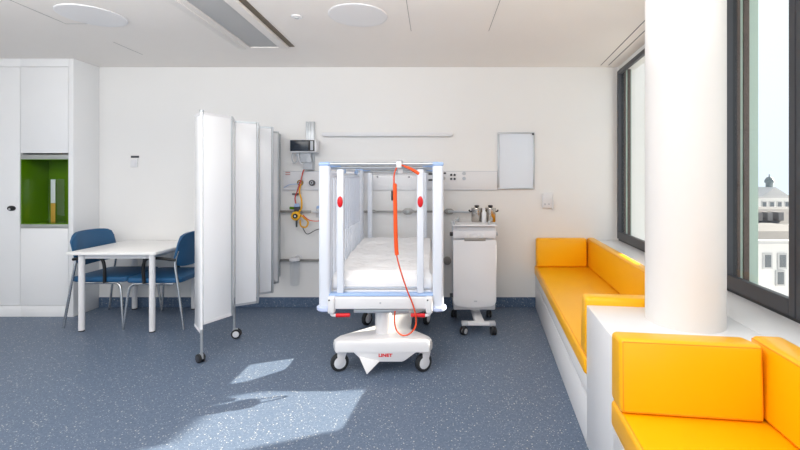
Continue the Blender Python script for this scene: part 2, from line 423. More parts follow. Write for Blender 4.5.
# added panel: its pale and amber strips imitate the reflected window and cushions
nb = empty('reflection_panel', (cx(56), yb-0.08, z0n+t_), 'added clear panel with pale and amber strips imitating a window reflection in the green niche', 'painted reflection')
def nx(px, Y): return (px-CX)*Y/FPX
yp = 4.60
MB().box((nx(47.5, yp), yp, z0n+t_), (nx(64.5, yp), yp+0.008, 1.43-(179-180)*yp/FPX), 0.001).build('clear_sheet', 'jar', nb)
MB().box((nx(51.2, yp), yp-0.006, 1.43-(203-180)*yp/FPX), (nx(55.6, yp), yp-0.001, 1.43-(179.5-180)*yp/FPX), 0.001).build('window_reflection', 'refl_pale', nb)
MB().box((nx(51.2, yp), yp-0.006, z0n+t_), (nx(55.6, yp), yp-0.001, 1.43-(203.2-180)*yp/FPX), 0.001).build('cushion_reflection', 'amber', nb)

# ------------------------------------------------------------------ wall switch, whiteboard, intercom
a, b = W(131, 167), W(138, 159.2)
sw = empty('wall_switch', ((a.x+b.x)/2, WALL_Y, a.z), 'small white wall switch with dark name strip above the table', 'wall switch')
MB().box((a.x, WALL_Y-0.012, a.z), (b.x, WALL_Y-0.0005, b.z), 0.003).build('plate', 'white', sw)
MB().box((a.x+0.012, WALL_Y-0.017, a.z+0.012), (b.x-0.012, WALL_Y-0.011, b.z-0.012), 0.002).build('rocker', 'plast', sw)
MB().box((W(131.2,0).x, WALL_Y-0.006, W(0,157.8).z), (W(139.2,0).x, WALL_Y-0.0005, W(0,155.8).z), 0.001).build('name_strip', 'dark', sw)

a, b = W(497.6, 189.2), W(534.2, 132.6)
wb = empty('whiteboard', ((a.x+b.x)/2, WALL_Y, a.z), 'small upright whiteboard with slim aluminium frame on the end wall', 'whiteboard')
MB().box((a.x+0.012, WALL_Y-0.016, a.z+0.012), (b.x-0.012, WALL_Y-0.001, b.z-0.012)).build('board', 'wboard', wb)
fm = MB()
for lo, hi in (((a.x, a.z), (b.x, a.z+0.018)), ((a.x, b.z-0.018), (b.x, b.z)), ((a.x, a.z+0.018), (a.x+0.018, b.z-0.018)), ((b.x-0.018, a.z+0.018), (b.x, b.z-0.018))):
    fm.box((lo[0], WALL_Y-0.024, lo[1]), (hi[0], WALL_Y-0.001, hi[1]), 0.003)
fm.build('frame', 'alu', wb)
MB().box((b.x-0.03, WALL_Y-0.028, b.z-0.03), (b.x-0.008, WALL_Y-0.023, b.z-0.008), 0.002).build('corner_clip', 'dark', wb)

a, b = W(541.8, 208), W(552.4, 193.6)
ic = empty('wall_intercom', ((a.x+b.x)/2, WALL_Y, a.z), 'white nurse call handset unit on the end wall above the yellow bench', 'intercom')
MB().box((a.x, WALL_Y-0.03, a.z), (b.x, WALL_Y-0.0005, b.z), 0.008, 3).build('housing', 'white', ic)
for i in (-1, 1): MB().cyl(((a.x+b.x)/2+i*0.022-0.01, WALL_Y-0.034, a.z+0.045), ((a.x+b.x)/2+i*0.022-0.01, WALL_Y-0.029, a.z+0.045), 0.009, n=14).build('button', 'grey', ic)
MB().tube([(b.x-0.018, WALL_Y-0.035, a.z+0.12), (b.x-0.004, WALL_Y-0.036, a.z+0.06), (b.x-0.004, WALL_Y-0.03, a.z-0.02)], 0.009, 8).build('handset', 'plast', ic)

# ------------------------------------------------------------------ table and chairs
TX0, TX1, TY0, TY1, TZ = -3.435, -2.60, 3.92, 4.70, 0.755
tb = empty('dining_table', ((TX0+TX1)/2, (TY0+TY1)/2, 0), 'white rectangular table with four round legs set against the end wall', 'table')
MB().box((TX0, TY0, TZ-0.028), (TX1, TY1, TZ), 0.005).build('tabletop', 'tabletop', tb)
ap = MB(); ap.box((TX0+0.12, TY0+0.06, TZ-0.07), (TX1-0.12, TY0+0.085, TZ-0.028)); ap.box((TX0+0.12, TY1-0.085, TZ-0.07), (TX1-0.12, TY1-0.06, TZ-0.028))
ap.box((TX0+0.1, TY0+0.06, TZ-0.07), (TX0+0.125, TY1-0.06, TZ-0.028)); ap.box((TX1-0.125, TY0+0.06, TZ-0.07), (TX1-0.1, TY1-0.06, TZ-0.028))
ap.build('apron', 'white', tb)
for lx, ly in ((TX0+0.105, TY0+0.05), (TX1-0.05, TY0+0.03), (TX0+0.12, TY1-0.05), (TX1-0.06, TY1-0.05)):
    l = MB().cyl((lx, ly, 0.012), (lx, ly, TZ-0.028), 0.026, n=24).build('leg', 'white', tb)
    MB().cyl((lx, ly, 0), (lx, ly, 0.014), 0.024, n=20).build('foot', 'black', l)

def make_chair(x, y, label):
    r = empty('armchair', (x, y, 0), label, 'chair', 'blue chairs at the table')
    T = lambda px, py, pz: Vector((x+px, y+py, pz))
    # seat: a cushioned pad with rounded plan
    pl = []
    for (ax, ay, a0) in ((0.235, 0.20, 0), (-0.19, 0.20, 90), (-0.19, -0.20, 180), (0.235, -0.20, 270)):
        for i in range(5):
            t = math.radians(a0+i*22.5); pl.append(T(ax+0.06*math.cos(t), ay+0.06*math.sin(t), 0.44))
    s = MB().prism(pl, (0, 0, 0.05), 0.014, 3).build('seat', 'blue', r)
    # backrest: curved panel
    bm = bmesh.new(); NX, NZ = 14, 8; grid = {}
    for side in (0, 1):
        for i in range(NX+1):
            for j in range(NZ+1):
                s_ = -1+2*i/NX; t = j/NZ
                half = 0.272 - 0.02*max(0, (0.3-t)/0.3)**2
                yy = s_*half
                zz = 0.585 + (0.335 - 0.075*abs(s_)**7 - 0.012*s_*s_)*t + 0.05*abs(s_)**7*(1-t)
                xx = -0.245 + 0.055*s_*s_ - 0.05*t + (0.03 if side else 0)*(1-0.5*(abs(s_) > 0.97))
                grid[side, i, j] = bm.verts.new(T(xx, yy, zz))
    for side in (0, 1):
        for i in range(NX):
            for j in range(NZ):
                f = [grid[side, i, j], grid[side, i+1, j], grid[side, i+1, j+1], grid[side, i, j+1]]
                bm.faces.new(f if side else f[::-1])
    for i in range(NX):
        bm.faces.new([grid[0, i, 0], grid[0, i+1, 0], grid[1, i+1, 0], grid[1, i, 0]]); bm.faces.new([grid[1, i, NZ], grid[1, i+1, NZ], grid[0, i+1, NZ], grid[0, i, NZ]])
    for j in range(NZ):
        bm.faces.new([grid[1, 0, j], grid[1, 0, j+1], grid[0, 0, j+1], grid[0, 0, j]]); bm.faces.new([grid[0, NX, j], grid[0, NX, j+1], grid[1, NX, j+1], grid[1, NX, j]])
    bmesh.ops.recalc_face_normals(bm, faces=bm.faces[:])
    mb = MB(); mb.merge(bm); mb.build('backrest', 'blue', r)
    for sy in (-1, 1):
        MB().tube([T(0.285, sy*0.285, 0.006), T(0.262, sy*0.272, 0.24), T(0.245, sy*0.262, 0.38), T(0.215, sy*0.255, 0.425), T(0.15, sy*0.25, 0.432), T(-0.17, sy*0.25, 0.432)], 0.0115, 10).build('leg', 'chrome', r)
        MB().tube([T(-0.29, sy*0.285, 0.006), T(-0.225, sy*0.27, 0.43), T(-0.195, sy*0.262, 0.63), T(-0.215, sy*0.25, 0.75)], 0.0115, 10).build('leg', 'chrome', r)
        MB().tube([T(-0.205, sy*0.275, 0.665), T(-0.05, sy*0.28, 0.683), T(0.05, sy*0.28, 0.68), T(0.085, sy*0.28, 0.655), T(0.10, sy*0.278, 0.58), T(0.095, sy*0.272, 0.44)], 0.0145, 10).build('armrest', 'black', r)
    return r
ch = make_chair(-3.275, 4.325, 'blue padded chair with chrome legs left of the table, beside the cabinet')
c2 = copy_tree(ch); c2.location = (-2.675, 4.285, 0); c2.rotation_euler = (0, 0, PI)
c2['label'] = 'blue padded chair with chrome legs right of the table, partly behind the folding screen'

# ------------------------------------------------------------------ folding screen
scn = empty('folding_screen', (-1.76, 3.9, 0), 'white accordion folding privacy screen on castors reaching out from the end wall', 'folding screen')
ZA, ZB = 0.30, 1.958
# zigzag in plan: outer stile, then panel, return, panel, return ...
zig = [(-1.97, 3.47), (-1.82, 3.29), (-1.70, 3.528), (-1.80, 3.775), (-1.632, 3.885), (-1.742, 4.165), (-1.628, 4.232), (-1.764, 4.58), (-1.722, 4.645)]
def post_tube(mb, p, z0, z1, r=0.011): mb.cyl((p[0], p[1], z0), (p[0], p[1], z1), r, n=12)
for i in range(len(zig)-1):
    p, q = Vector(zig[i]), Vector(zig[i+1]); d = (q-p).normalized(); n = Vector((-d.y, d.x))*0.009
    a, b = p+d*0.012, q-d*0.012
    z0 = 0.235 if i == 0 else ZA
    pn = MB().poly8([(a.x-n.x, a.y-n.y, z0), (b.x-n.x, b.y-n.y, z0), (b.x+n.x, b.y+n.y, z0), (a.x+n.x, a.y+n.y, z0),
                     (a.x-n.x, a.y-n.y, ZB), (b.x-n.x, b.y-n.y, ZB), (b.x+n.x, b.y+n.y, ZB), (a.x+n.x, a.y+n.y, ZB)], 0.003).build('panel', 'panel', scn)
    n2 = n*1.25
    for (zz0, zz1) in ((z0-0.006, z0+0.014), (ZB-0.014, ZB+0.006)):
        MB().poly8([(a.x-n2.x, a.y-n2.y, zz0), (b.x-n2.x, b.y-n2.y, zz0), (b.x+n2.x, b.y+n2.y, zz0), (a.x+n2.x, a.y+n2.y, zz0),
                  (a.x-n2.x, a.y-n2.y, zz1), (b.x-n2.x, b.y-n2.y, zz1), (b.x+n2.x, b.y+n2.y, zz1), (a.x+n2.x, a.y+n2.y, zz1)]).build('edge_strip', 'white' if i < 2 else 'alu', pn)
for i, p in enumerate(zig):
    if i == 0: continue
    lowz = {1: 0.20, 3: 0.25}.get(i, ZA-0.008)
    h = MB(); post_tube(h, p, lowz if i > 1 else 0.24, ZB+0.008, 0.0085 if i > 1 else 0.009); h.build('hinge_post', 'alu' if i > 1 else 'panel', scn)
    if i == 1:
        h = MB(); post_tube(h, p, 0.12, 0.26, 0.011); h.build('post_foot', 'alu', scn)
        h = MB(); post_tube(h, p, ZB+0.006, ZB+0.02, 0.016); h.build('post_cap', 'alu', scn)
MB().box((-1.745, 4.655, 0.35), (-1.725, WALL_Y-0.001, 1.95), 0.004).build('wall_bracket', 'alu', scn)

def castor(root, x, y, ztop, r, w, ang=0.0, hubc='hub', fork='plast', stemr=0.009, double=False):
    d = Vector((math.cos(ang), math.sin(ang), 0)); ax = Vector((-d.y, d.x, 0)); c = Vector((x, y, r)) + d*(r*0.45)
    f = MB()
    f.cyl((x, y, 2*r+0.01), (x, y, ztop), stemr, n=14)
    if double:
        f.poly8([c+ax*s_*0.3*w*0.5*1+Vector(q) for s_, q in ((-1, -d*r*0.9+Vector((0,0,-r*0.1))), (-1, d*r*0.5+Vector((0,0,-r*0.1))), (1, d*r*0.5+Vector((0,0,-r*0.1))), (1, -d*r*0.9+Vector((0,0,-r*0.1))),
                (-1, -d*r*0.7+Vector((0,0,r*1.15))), (-1, d*r*0.2+Vector((0,0,r*1.15))), (1, d*r*0.2+Vector((0,0,r*1.15))), (1, -d*r*0.7+Vector((0,0,r*1.15))))], 0.002)
    else:
        for s_ in (-1, 1):
            o = ax*s_*(w*0.5+0.006)
            f.poly8([c+o*1.0-d*r*.28-Vector((0,0,r*.25)), c+o-d*r*-.28-Vector((0,0,r*.25)), c+o*1.15+d*r*.28-Vector((0,0,r*.25)), c+o*1.15-d*r*.28-Vector((0,0,r*.25)),
                     c+o-d*r*.75+Vector((0,0,r*1.2)), c+o+d*r*.35+Vector((0,0,r*1.2)), c+o*1.15+d*r*.35+Vector((0,0,r*1.2)), c+o*1.15-d*r*.75+Vector((0,0,r*1.2))], 0.002)
        f.poly8([c-ax*(w*.5+.008)-d*r*.75+Vector((0,0,r*1.1)), c-ax*(w*.5+.008)+d*r*.35+Vector((0,0,r*1.1)), c+ax*(w*.5+.008)+d*r*.35+Vector((0,0,r*1.1)), c+ax*(w*.5+.008)-d*r*.75+Vector((0,0,r*1.1)),
                 c-ax*(w*.5+.008)-d*r*.7+Vector((0,0,r*1.28)), c-ax*(w*.5+.008)+d*r*.3+Vector((0,0,r*1.28)), c+ax*(w*.5+.008)+d*r*.3+Vector((0,0,r*1.28)), c+ax*(w*.5+.008)-d*r*.7+Vector((0,0,r*1.28))], 0.003)
    o = f.build('castor', fork, root)
    ws = [(-w*0.5, -w*0.12), (w*0.12, w*0.5)] if double else [(-w*0.5, w*0.5)]
    for a_, b_ in ws:
        wh = MB().cyl(c+ax*a_, c+ax*b_, r, n=32, bev=min(0.006, r*0.2)).build('wheel', 'tire', o)
        hb = MB()
        hb.cyl(c+ax*(a_-0.002), c+ax*(b_+0.002), r*0.66, n=28, bev=0.001)
        tag(hb.build('hub', hubc, o), None)
    return o
castor(scn, zig[1][0], zig[1][1], 0.21, 0.034, 0.05, math.radians(150), 'dark', 'alu', 0.011, True)
castor(scn, zig[3][0]-0.005, zig[3][1]+0.02, 0.31, 0.042, 0.05, math.radians(10), 'hub', 'alu', 0.011, True)

# ------------------------------------------------------------------ supply panel and fittings on the end wall
a, b = W(284, 190.2), W(497, 171)
pn = empty('supply_panel', ((a.x+b.x)/2, WALL_Y, a.z), 'long flat white medical supply panel on the wall behind the cot', 'supply panel')
MB().box((a.x, WALL_Y-0.02, a.z), (b.x, WALL_Y-0.0005, b.z), 0.003).build('panel', 'white', pn)
ln = MB()
for z in (a.z+0.004, b.z-0.004): ln.box((a.x, WALL_Y-0.022, z-0.002), (b.x, WALL_Y-0.019, z+0.002))
ln.build('profile', 'grey', pn)
for px, py in ((451.2, 174.9), (454.6, 174.9), (451.2, 178.9), (454.6, 178.9)):
    p = W(px, py, 0.02); MB().cyl(p, p-Vector((0, 0.014, 0)), 0.013, n=16).build('socket', 'dark', pn)
for px, py in ((464, 173.5), (464, 178.5), (443.6, 178.2)):
    p = W(px, py, 0.02); MB().cyl(p, p-Vector((0, 0.01, 0)), 0.02, n=18).build('socket', 'grey', pn)
MB().box((W(441.5, 0).x, WALL_Y-0.03, W(0, 174).z), (W(446, 0).x, WALL_Y-0.019, W(0, 172.4).z)).build('data_port', 'dark', pn)
for px, py in ((430.5, 174), (430.5, 180)):
    MB().box((W(px-2, 0).x, WALL_Y-0.03, W(0, py+.8).z), (W(px+2, 0).x, WALL_Y-0.019, W(0, py-.8).z)).build('data_port', 'dark', pn)
for px, mm in ((300.6, 'brass'), (312.4, 'dark')):
    p = W(px, 182.8, 0.02); g = MB().cyl(p, p-Vector((0, 0.03, 0)), 0.033, n=24, bev=0.004).build('gas_outlet', mm, pn)
    MB().cyl(p-Vector((0, 0.029, 0)), p-Vector((0, 0.034, 0)), 0.018, n=20).build('outlet_ring', 'grey', g)
    MB().cyl(p-Vector((0, 0.033, 0)), p-Vector((0, 0.042, 0)), 0.009, n=14).build('outlet_core', 'black', g)
for px, py in ((377.5, 177), (409, 177)):
    p = W(px, py, 0.02); MB().cyl(p, p-Vector((0, 0.008, 0)), 0.010, n=12).build('socket', 'dark', pn)
for py in (172.5, 174.5):
    MB().box((W(286.2, 0).x, WALL_Y-0.024, W(0, py+.5).z), (W(290.8, 0).x, WALL_Y-0.019, W(0, py-.5).z)).build('marking', 'markc', pn)

# wall light bar
a, b = W(323, 136.3), W(452.5, 132.8)
wl = empty('wall_light', ((a.x+b.x)/2, WALL_Y, a.z), 'long slim white wall light bar above the cot', 'wall light')
MB().box((a.x, WALL_Y-0.06, a.z+0.008), (b.x, WALL_Y-0.0005, b.z), 0.004).build('housing', 'white', wl)
MB().box((a.x+0.01, WALL_Y-0.055, a.z-0.002), (b.x-0.01, WALL_Y-0.004, a.z+0.008)).build('diffuser', 'white', wl)

# horizontal equipment rails with their clamps
def wall_rail(px0, px1, py, label, hh=0.028, standoffs=()):
    p, q = W(px0, py), W(px1, py)
    r = empty('equipment_rail', ((p.x+q.x)/2, WALL_Y, p.z-hh/2), label, 'wall rail', 'equipment rails on the end wall')
    MB().box((p.x, WALL_Y-0.045, p.z-hh/2), (q.x, WALL_Y-0.033, p.z+hh/2), 0.002).build('bar', 'railm', r)
    for s_ in standoffs:
        x = W(s_, py).x; MB().cyl((x, WALL_Y-0.035, p.z), (x, WALL_Y-0.0005, p.z), 0.012, n=12).build('standoff', 'alu', r)
    return r
wall_rail(281.5, 312, 211.3, 'short steel wall rail at cable height right of the folding screen', 0.026, (284, 309))
wall_rail(281.5, 352, 259.6, 'low steel wall rail carrying the clear suction jar', 0.026, (284, 318, 348))
wall_rail(362, 452, 211.3, 'steel wall rail seen through the clear cot end', 0.022, (376, 408, 447))
def clamp(px, py, label, s=1.0):
    p = W(px, py, 0.046); r = empty('rail_clamp', (p.x, p.y, p.z-0.03), label, 'rail clamp', 'clamps on the wall rails')
    MB().prism([p+Vector((dx*s, 0, dz*s)) for dx, dz in ((-0.075, 0), (-0.03, 0.035), (0.03, 0.035), (0.075, 0), (0.03, -0.035), (-0.03, -0.035))], (0, -0.03, 0), 0.004).build('jaw', 'railm', r)
    MB().cyl(p-Vector((0, 0.03, 0)), p-Vector((0, 0.055, 0)), 0.016*s, n=16).build('screw', 'rail', r)
clamp(408, 211.3, 'grey rail clamp seen through the clear cot end at centre')
clamp(374, 211.3, 'small grey rail clamp seen through the clear cot end at left', 0.5)
clamp(449, 211.3, 'grey rail clamp between the cot corner post and the steel pots', 0.9)
# side arm from the rail towards the trolley
p = W(449, 211.3, 0.07)
MB().tube([p, p+Vector((0.1, -0.005, -0.005)), p+Vector((0.25, 0, -0.01))], 0.012, 10).build('swing_arm', 'grey').__setitem__('label', 'pale horizontal arm reaching from the rail clamp towards the steel pots')
C.objects['swing_arm']['category'] = 'wall arm'
# knob behind the cot's right post
p = W(447, 259.4)
kb = empty('wall_valve', (p.x, WALL_Y, p.z-0.03), 'round steel wall knob between the cot post and the white trolley', 'knob')
MB().cyl((p.x, WALL_Y-0.0005, p.z), (p.x, WALL_Y-0.07, p.z), 0.016, n=16).build('stem', 'alu', kb)
MB().cyl((p.x, WALL_Y-0.05, p.z), (p.x, WALL_Y-0.10, p.z), 0.045, n=24, bev=0.01).build('knob', 'railm', kb)

# patient monitor on an upright channel
p0, p1 = W(306.5, 170), W(315, 122)
mn = empty('patient_monitor', (W(303, 0).x, WALL_Y, W(0, 152).z), 'dark screened bedside monitor mounted on an upright metal channel', 'monitor')
chn = MB(); chn.box((p0.x, WALL_Y-0.03, p0.z), (p1.x, WALL_Y-0.0005, p1.z), 0.003)
for i in range(3):
    x = p0.x+(i+0.5)*(p1.x-p0.x)/3; chn.box((x-0.008, WALL_Y-0.038, p0.z), (x+0.008, WALL_Y-0.028, p1.z), 0.002)
chn.build('channel', 'alu', mn)
a, b = at(289.6, 152.4, WALL_Y-.16), at(316.4, 139.4, WALL_Y-.16)
hs = MB().box((a.x, WALL_Y-0.16, a.z), (b.x, WALL_Y-0.04, b.z), 0.01, 3).build('housing', 'plast', mn)
MB().box((a.x+0.006, WALL_Y-0.164, a.z+0.014), (a.x+0.205, WALL_Y-0.158, b.z-0.008), 0.002).build('display', 'screen', hs)
MB().box((a.x+0.206, WALL_Y-0.164, a.z+0.014), (b.x-0.02, WALL_Y-0.158, b.z-0.008), 0.002).build('key_panel', 'black', hs)
MB().box((a.x+0.226, WALL_Y-0.168, a.z+0.024), (b.x-0.034, WALL_Y-0.163, b.z-0.018), 0.002).build('keypad', 'grey', hs)
bk = MB(); q0, q1 = W(303, 168), W(313, 153)
bk.box((q0.x, WALL_Y-0.11, q0.z+0.06), (q1.x, WALL_Y-0.04, q1.z), 0.006); bk.box((q0.x+0.03, WALL_Y-0.09, q0.z-0.02), (q1.x+0.02, WALL_Y-0.03, q0.z+0.07), 0.006)
bk.cyl(W(309, 160, 0.11), W(309, 160, 0.15), 0.028, n=18); bk.cyl(W(303, 158, 0.1), W(296, 155, 0.1), 0.012, n=12)
bk.build('mount', 'grey', mn)

# hanging leads and hoses (each its own thing)
def hose(name, pts, r, m, label, cat, group=None):
    mb = MB()
    for pp in (pts if isinstance(pts[0], list) else [pts]): mb.tube([W(px, py, d) for px, py, d in pp], r, 8, 5)
    o = mb.build(name, m); tag(o, label, cat, group); return o
hose('monitor_lead', [(293, 152, .1), (292, 158, .1), (294, 163, .1), (297, 161, .1), (297.5, 156, .1), (297, 152.5, .1)], 0.006, 'grey', 'grey looped lead hanging under the left end of the monitor', 'cable', 'monitor leads')
hose('monitor_lead', [(298, 153, .11), (299, 160, .11), (302, 164, .1), (305, 161, .1), (306, 154, .1)], 0.006, 'plast', 'pale looped lead hanging under the middle of the monitor', 'cable', 'monitor leads')
hose('gas_hose', [(307, 165, .08), (303, 172, .07), (301, 180, .07), (297, 192, .07), (295, 199, .07), (297, 208, .07)], 0.0075, 'redc', 'reddish hose curving down from monitor mount to the gauge', 'hose')
hose('gas_hose', [(300.6, 184, .05), (299.5, 192, .06), (301.5, 200, .08), (301.5, 208, .09), (299, 213, .09), (303, 217, .09), (308, 222, .08), (306, 227, .08), (301, 226, .08), (300, 220, .08)], 0.009, 'yellowc', 'yellow hose running down from the brass outlet and coiling below the gauge', 'hose')
hose('sensor_cord', [(303, 215, .1), (309, 220, .1), (318, 221, .1), (330, 218, .14)], 0.005, 'orangew', 'thin orange cord running from the gauge towards the cot', 'cord')
hose('sensor_cord', [(302, 226, .06), (307, 234, .06), (316, 230, .06), (328, 227, .1)], 0.0045, 'dark', 'thin dark cord running from the yellow coil towards the cot', 'cord')
hose('sensor_cord', [(284, 187.5, .03), (290, 184.5, .06), (297, 184, .06), (300, 183, .06)], 0.0035, 'bluep', 'thin pale blue lead beside the brass wall outlet', 'cord')
# pressure gauge with regulator on the rail
p = W(297.5, 211.5, 0.05)
ga = empty('pressure_gauge', (p.x, p.y, p.z-0.1), 'yellow and black pressure regulator clamped on the short wall rail', 'pressure regulator')
MB().box(p+Vector((-0.03, -0.03, -0.05)), p+Vector((0.03, 0.01, 0.06)), 0.008, 3).build('body', 'dark', ga)
MB().cyl(p+Vector((0, -0.03, -0.045)), p+Vector((0, -0.075, -0.045)), 0.05, n=26, bev=0.006).build('collar', 'yellowc', ga)
MB().cyl(p+Vector((0, -0.075, -0.045)), p+Vector((0, -0.085, -0.045)), 0.026, n=22).build('dial', 'black', ga)
MB().cyl(p+Vector((0, -0.085, -0.045)), p+Vector((0, -0.087, -0.045)), 0.011, n=16).build('pointer_cap', 'white', ga)
MB().cyl(p+Vector((0, -0.02, 0.055)), p+Vector((0, -0.02, 0.09)), 0.03, 0.024, n=20).build('knob', 'bluep', ga)
MB().cyl(p+Vector((-0.03, -0.03, 0.04)), p+Vector((-0.075, -0.03, 0.04)), 0.016, n=14).build('valve', 'green', ga)
MB().cyl(p+Vector((0, -0.03, -0.09)), p+Vector((0, -0.03, -0.17)), 0.012, 0.009, n=14).build('outlet', 'dark', ga)
p = W(296.5, 194, 0.02)
MB().box(p+Vector((-0.045, -0.02, -0.008)), p+Vector((0.025, 0.0195, 0.008)), 0.003).build('hose_hook', 'dark')
tag(C.objects['hose_hook'], 'small dark wall hook between brass outlet and pressure regulator', 'hook')
# flow meter beside the cot post
p = W(318.5, 212, 0.05)
fm = empty('flow_meter', (p.x, p.y, p.z-0.06), 'small clear and blue flow meter on the wall beside the cot post', 'flow meter')
MB().cyl(p+Vector((0, -0.02, -0.06)), p+Vector((0, -0.02, 0.04)), 0.022, n=20, bev=0.004).build('tube', 'jar', fm)
MB().cyl(p+Vector((0, -0.02, 0.04)), p+Vector((0, -0.02, 0.07)), 0.02, 0.012, n=18).build('cap', 'bluep', fm)
MB().cyl(p+Vector((-0.06, -0.01, 0.0)), p+Vector((0.0, -0.01, 0.0)), 0.013, n=14).build('connector', 'plast', fm)
MB().cyl(p+Vector((0, 0.049, 0.0)), p+Vector((0, -0.01, 0.0)), 0.01, n=14).build('spigot', 'plast', fm)
# suction jar on the low rail
p = W(294.8, 285, 0.09); h = (285-259)/88.9
sj = empty('suction_jar', p, 'clear cylindrical suction jar hanging on the low wall rail', 'suction jar')
MB().lathe([(0.0, 0.0), (0.045, 0.0), (0.05, 0.012), (0.054, h-0.03), (0.054, h-0.02)], p, 30).build('jar', 'jar', sj)
MB().lathe([(0.0, h-0.022), (0.058, h-0.022), (0.058, h), (0.045, h+0.012), (0, h+0.014)], p, 30).build('lid', 'plast', sj)
MB().tube([p+Vector((0.02, -0.01, h+0.01)), p+Vector((0.03, -0.02, h+0.035)), p+Vector((0.07, -0.02, h+0.03)), p+Vector((0.085, -0.02, h))], 0.009, 8).build('spout', 'plast', sj)
MB().box(p+Vector((-0.03, 0.035, h-0.05)), p+Vector((0.03, 0.056, h+0.01)), 0.004).build('bracket', 'grey', sj)

# ------------------------------------------------------------------ paediatric cot
bed = empty('hospital_cot', (-0.395, 3.75, 0), 'white high sided hospital cot on wheeled lifting base, clear end panel facing', 'hospital cot')
YF0, YR0 = 3.15, 4.60
XLp, XRp = -0.815, 0.03
ZPB, ZPT = 0.46, 1.555
PW = 0.041
for x in (XLp, XRp):
    for y in (YF0, YR0):
        po = MB().box((x-PW, y-PW, ZPB+0.015), (x+PW, y+PW, ZPT-0.008), 0.022, 4).build('corner_post', 'post', bed)
        MB().lathe([(0.0, ZPB-0.005), (0.05, ZPB-0.005), (0.062, ZPB+0.006), (0.062, ZPB+0.026), (0.05, ZPB+0.034), (0, ZPB+0.034)], (x, y, 0), 30).build('bumper', 'bumper', po)
        sg = 1 if x < -0.3 else -1
        cp = MB().box((x-PW-0.001, y-PW-0.001, ZPT-0.024), (x+PW+0.001, y+PW+0.001, ZPT+0.008), 0.014, 4)
        cp.cyl((x, y, ZPT-0.012), (x+sg*0.115, y, ZPT-0.008), 0.024, 0.018, n=18)
        cp.build('corner_cap', 'bluep', po)
for y in (YF0, YR0):
    rl = MB().cyl((XLp+0.03, y-0.014, ZPT-0.005), (XRp-0.03, y-0.014, ZPT-0.005), 0.013, n=16)
    rl.cyl((XLp+0.03, y+0.02, ZPT-0.03), (XRp-0.03, y+0.02, ZPT-0.03), 0.012, n=16)
    rl.build('top_rail', 'alu', bed)
for x in (XLp, XRp):
    MB().cyl((x, YF0+0.03, ZPT-0.03), (x, YR0-0.03, ZPT-0.03), 0.015, n=16).build('top_rail', 'post', bed)
# clear end panels with two uprights each
def end_panel(y, sgn):
    for x, mk in ((-0.70, 1), (-0.102, 1)):
        up = MB().box((x-0.025, y-0.02, 0.585), (x+0.025, y+0.02, ZPT-0.045), 0.008, 3).build('upright', 'post', bed)
        if sgn > 0:
            bt = MB(); c = Vector((x, y-0.022, EYE-(201.7-CY)*y/FPX))
            bt.ball(c, 1.0, (0.021, 0.012, 0.042)); bt.build('release_button', 'red', up)
    MB().box((-0.675, y-0.004, 0.60), (-0.127, y+0.004, ZPT-0.07), 0.002).build('end_panel', 'acryl', bed)
end_panel(YF0, 1); end_panel(YR0, -1)
# inner clear side posts near the right corner
for x, sgn in ((XLp, 1), (XRp, -1)):
    sd = MB(); sd.box((x-0.014, YF0+0.06, 0.60), (x+0.014, YR0-0.06, 0.64), 0.006); sd.box((x-0.014, YF0+0.06, ZPT-0.10), (x+0.014, YR0-0.06, ZPT-0.06), 0.006)
    sr = sd.build('side_rail', 'post', bed)
    n = 15
    for i in range(n):
        y = YF0+0.10 + i*(YR0-YF0-0.20)/(n-1)
        MB().cyl((x, y, 0.635), (x, y, ZPT-0.09), 0.012, n=12).build('bar', 'post', sr)
    fp = MB().box((x+sgn*0.016, YF0+0.30, 0.99), (x+sgn*0.020, YR0-0.10, ZPT-0.08), 0.001)
    fp.build('side_panel', 'frost', sr)
    for y in (YF0+0.55, YR0-0.3):
        c = Vector((x+sgn*0.02, y, ZPT-0.045)); MB().ball(c, 1, (0.02, 0.05, 0.028)).build('latch', 'bluep', sr)
# deck, blue edge strip, end beam
MB().box((XLp+0.045, YF0+0.03, 0.535), (XRp-0.045, YR0-0.03, 0.595), 0.006).build('deck', 'white', bed)
MB().box((-0.785, YF0-0.035, 0.567), (-0.005, YF0+0.035, 0.585), 0.006, 2).build('edge_strip', 'bluep', bed)
eb = MB().box((-0.77, YF0-0.06, 0.478), (-0.02, YF0-0.02, 0.566), 0.008, 3).build('end_beam', 'white', bed)
MB().cyl((-0.395, YF0-0.0595, 0.525), (-0.395, YF0-0.063, 0.525), 0.007, n=12).build('rivet', 'grey', eb)
for x in (-0.755, -0.035):
    e = MB().box((x-0.026, YF0-0.078, 0.45), (x+0.026, YF0-0.02, 0.572), 0.012, 3).build('beam_cap', 'white', eb)
    MB().cyl((x-0.012, YF0-0.077, 0.55), (x-0.012, YF0-0.081, 0.55), 0.006, n=12).build('bolt', 'dark', e)
    sg = 1 if x < -0.3 else -1
    MB().tube([(x, YF0-0.05, 0.455), (x+sg*0.0, YF0-0.05, 0.438), (x+sg*0.02, YF0-0.05, 0.432), (x+sg*0.05, YF0-0.05, 0.431)], 0.012, 10).build('handle_arm', 'white', bed)
    MB().cyl((x+sg*0.03, YF0-0.05, 0.431), (x+sg*0.135, YF0-0.05, 0.433), 0.0145, n=16, bev=0.004).build('release_handle', 'red', bed)
MB().box((-0.60, YF0-0.02, 0.438), (-0.185, YF0+0.06, 0.465), 0.006).build('foot_bar', 'alu', bed)
ub = MB()
ub.box((-0.55, YF0+0.1, 0.47), (-0.24, YR0-0.3, 0.535), 0.01); ub.box((-0.55, YF0+0.05, 0.515), (-0.24, YF0+0.12, 0.535), 0.002); ub.box((-0.70, YF0+0.02, 0.455), (-0.09, YF0+0.06, 0.535), 0.004)
ub.build('deck_frame', 'plast', bed)
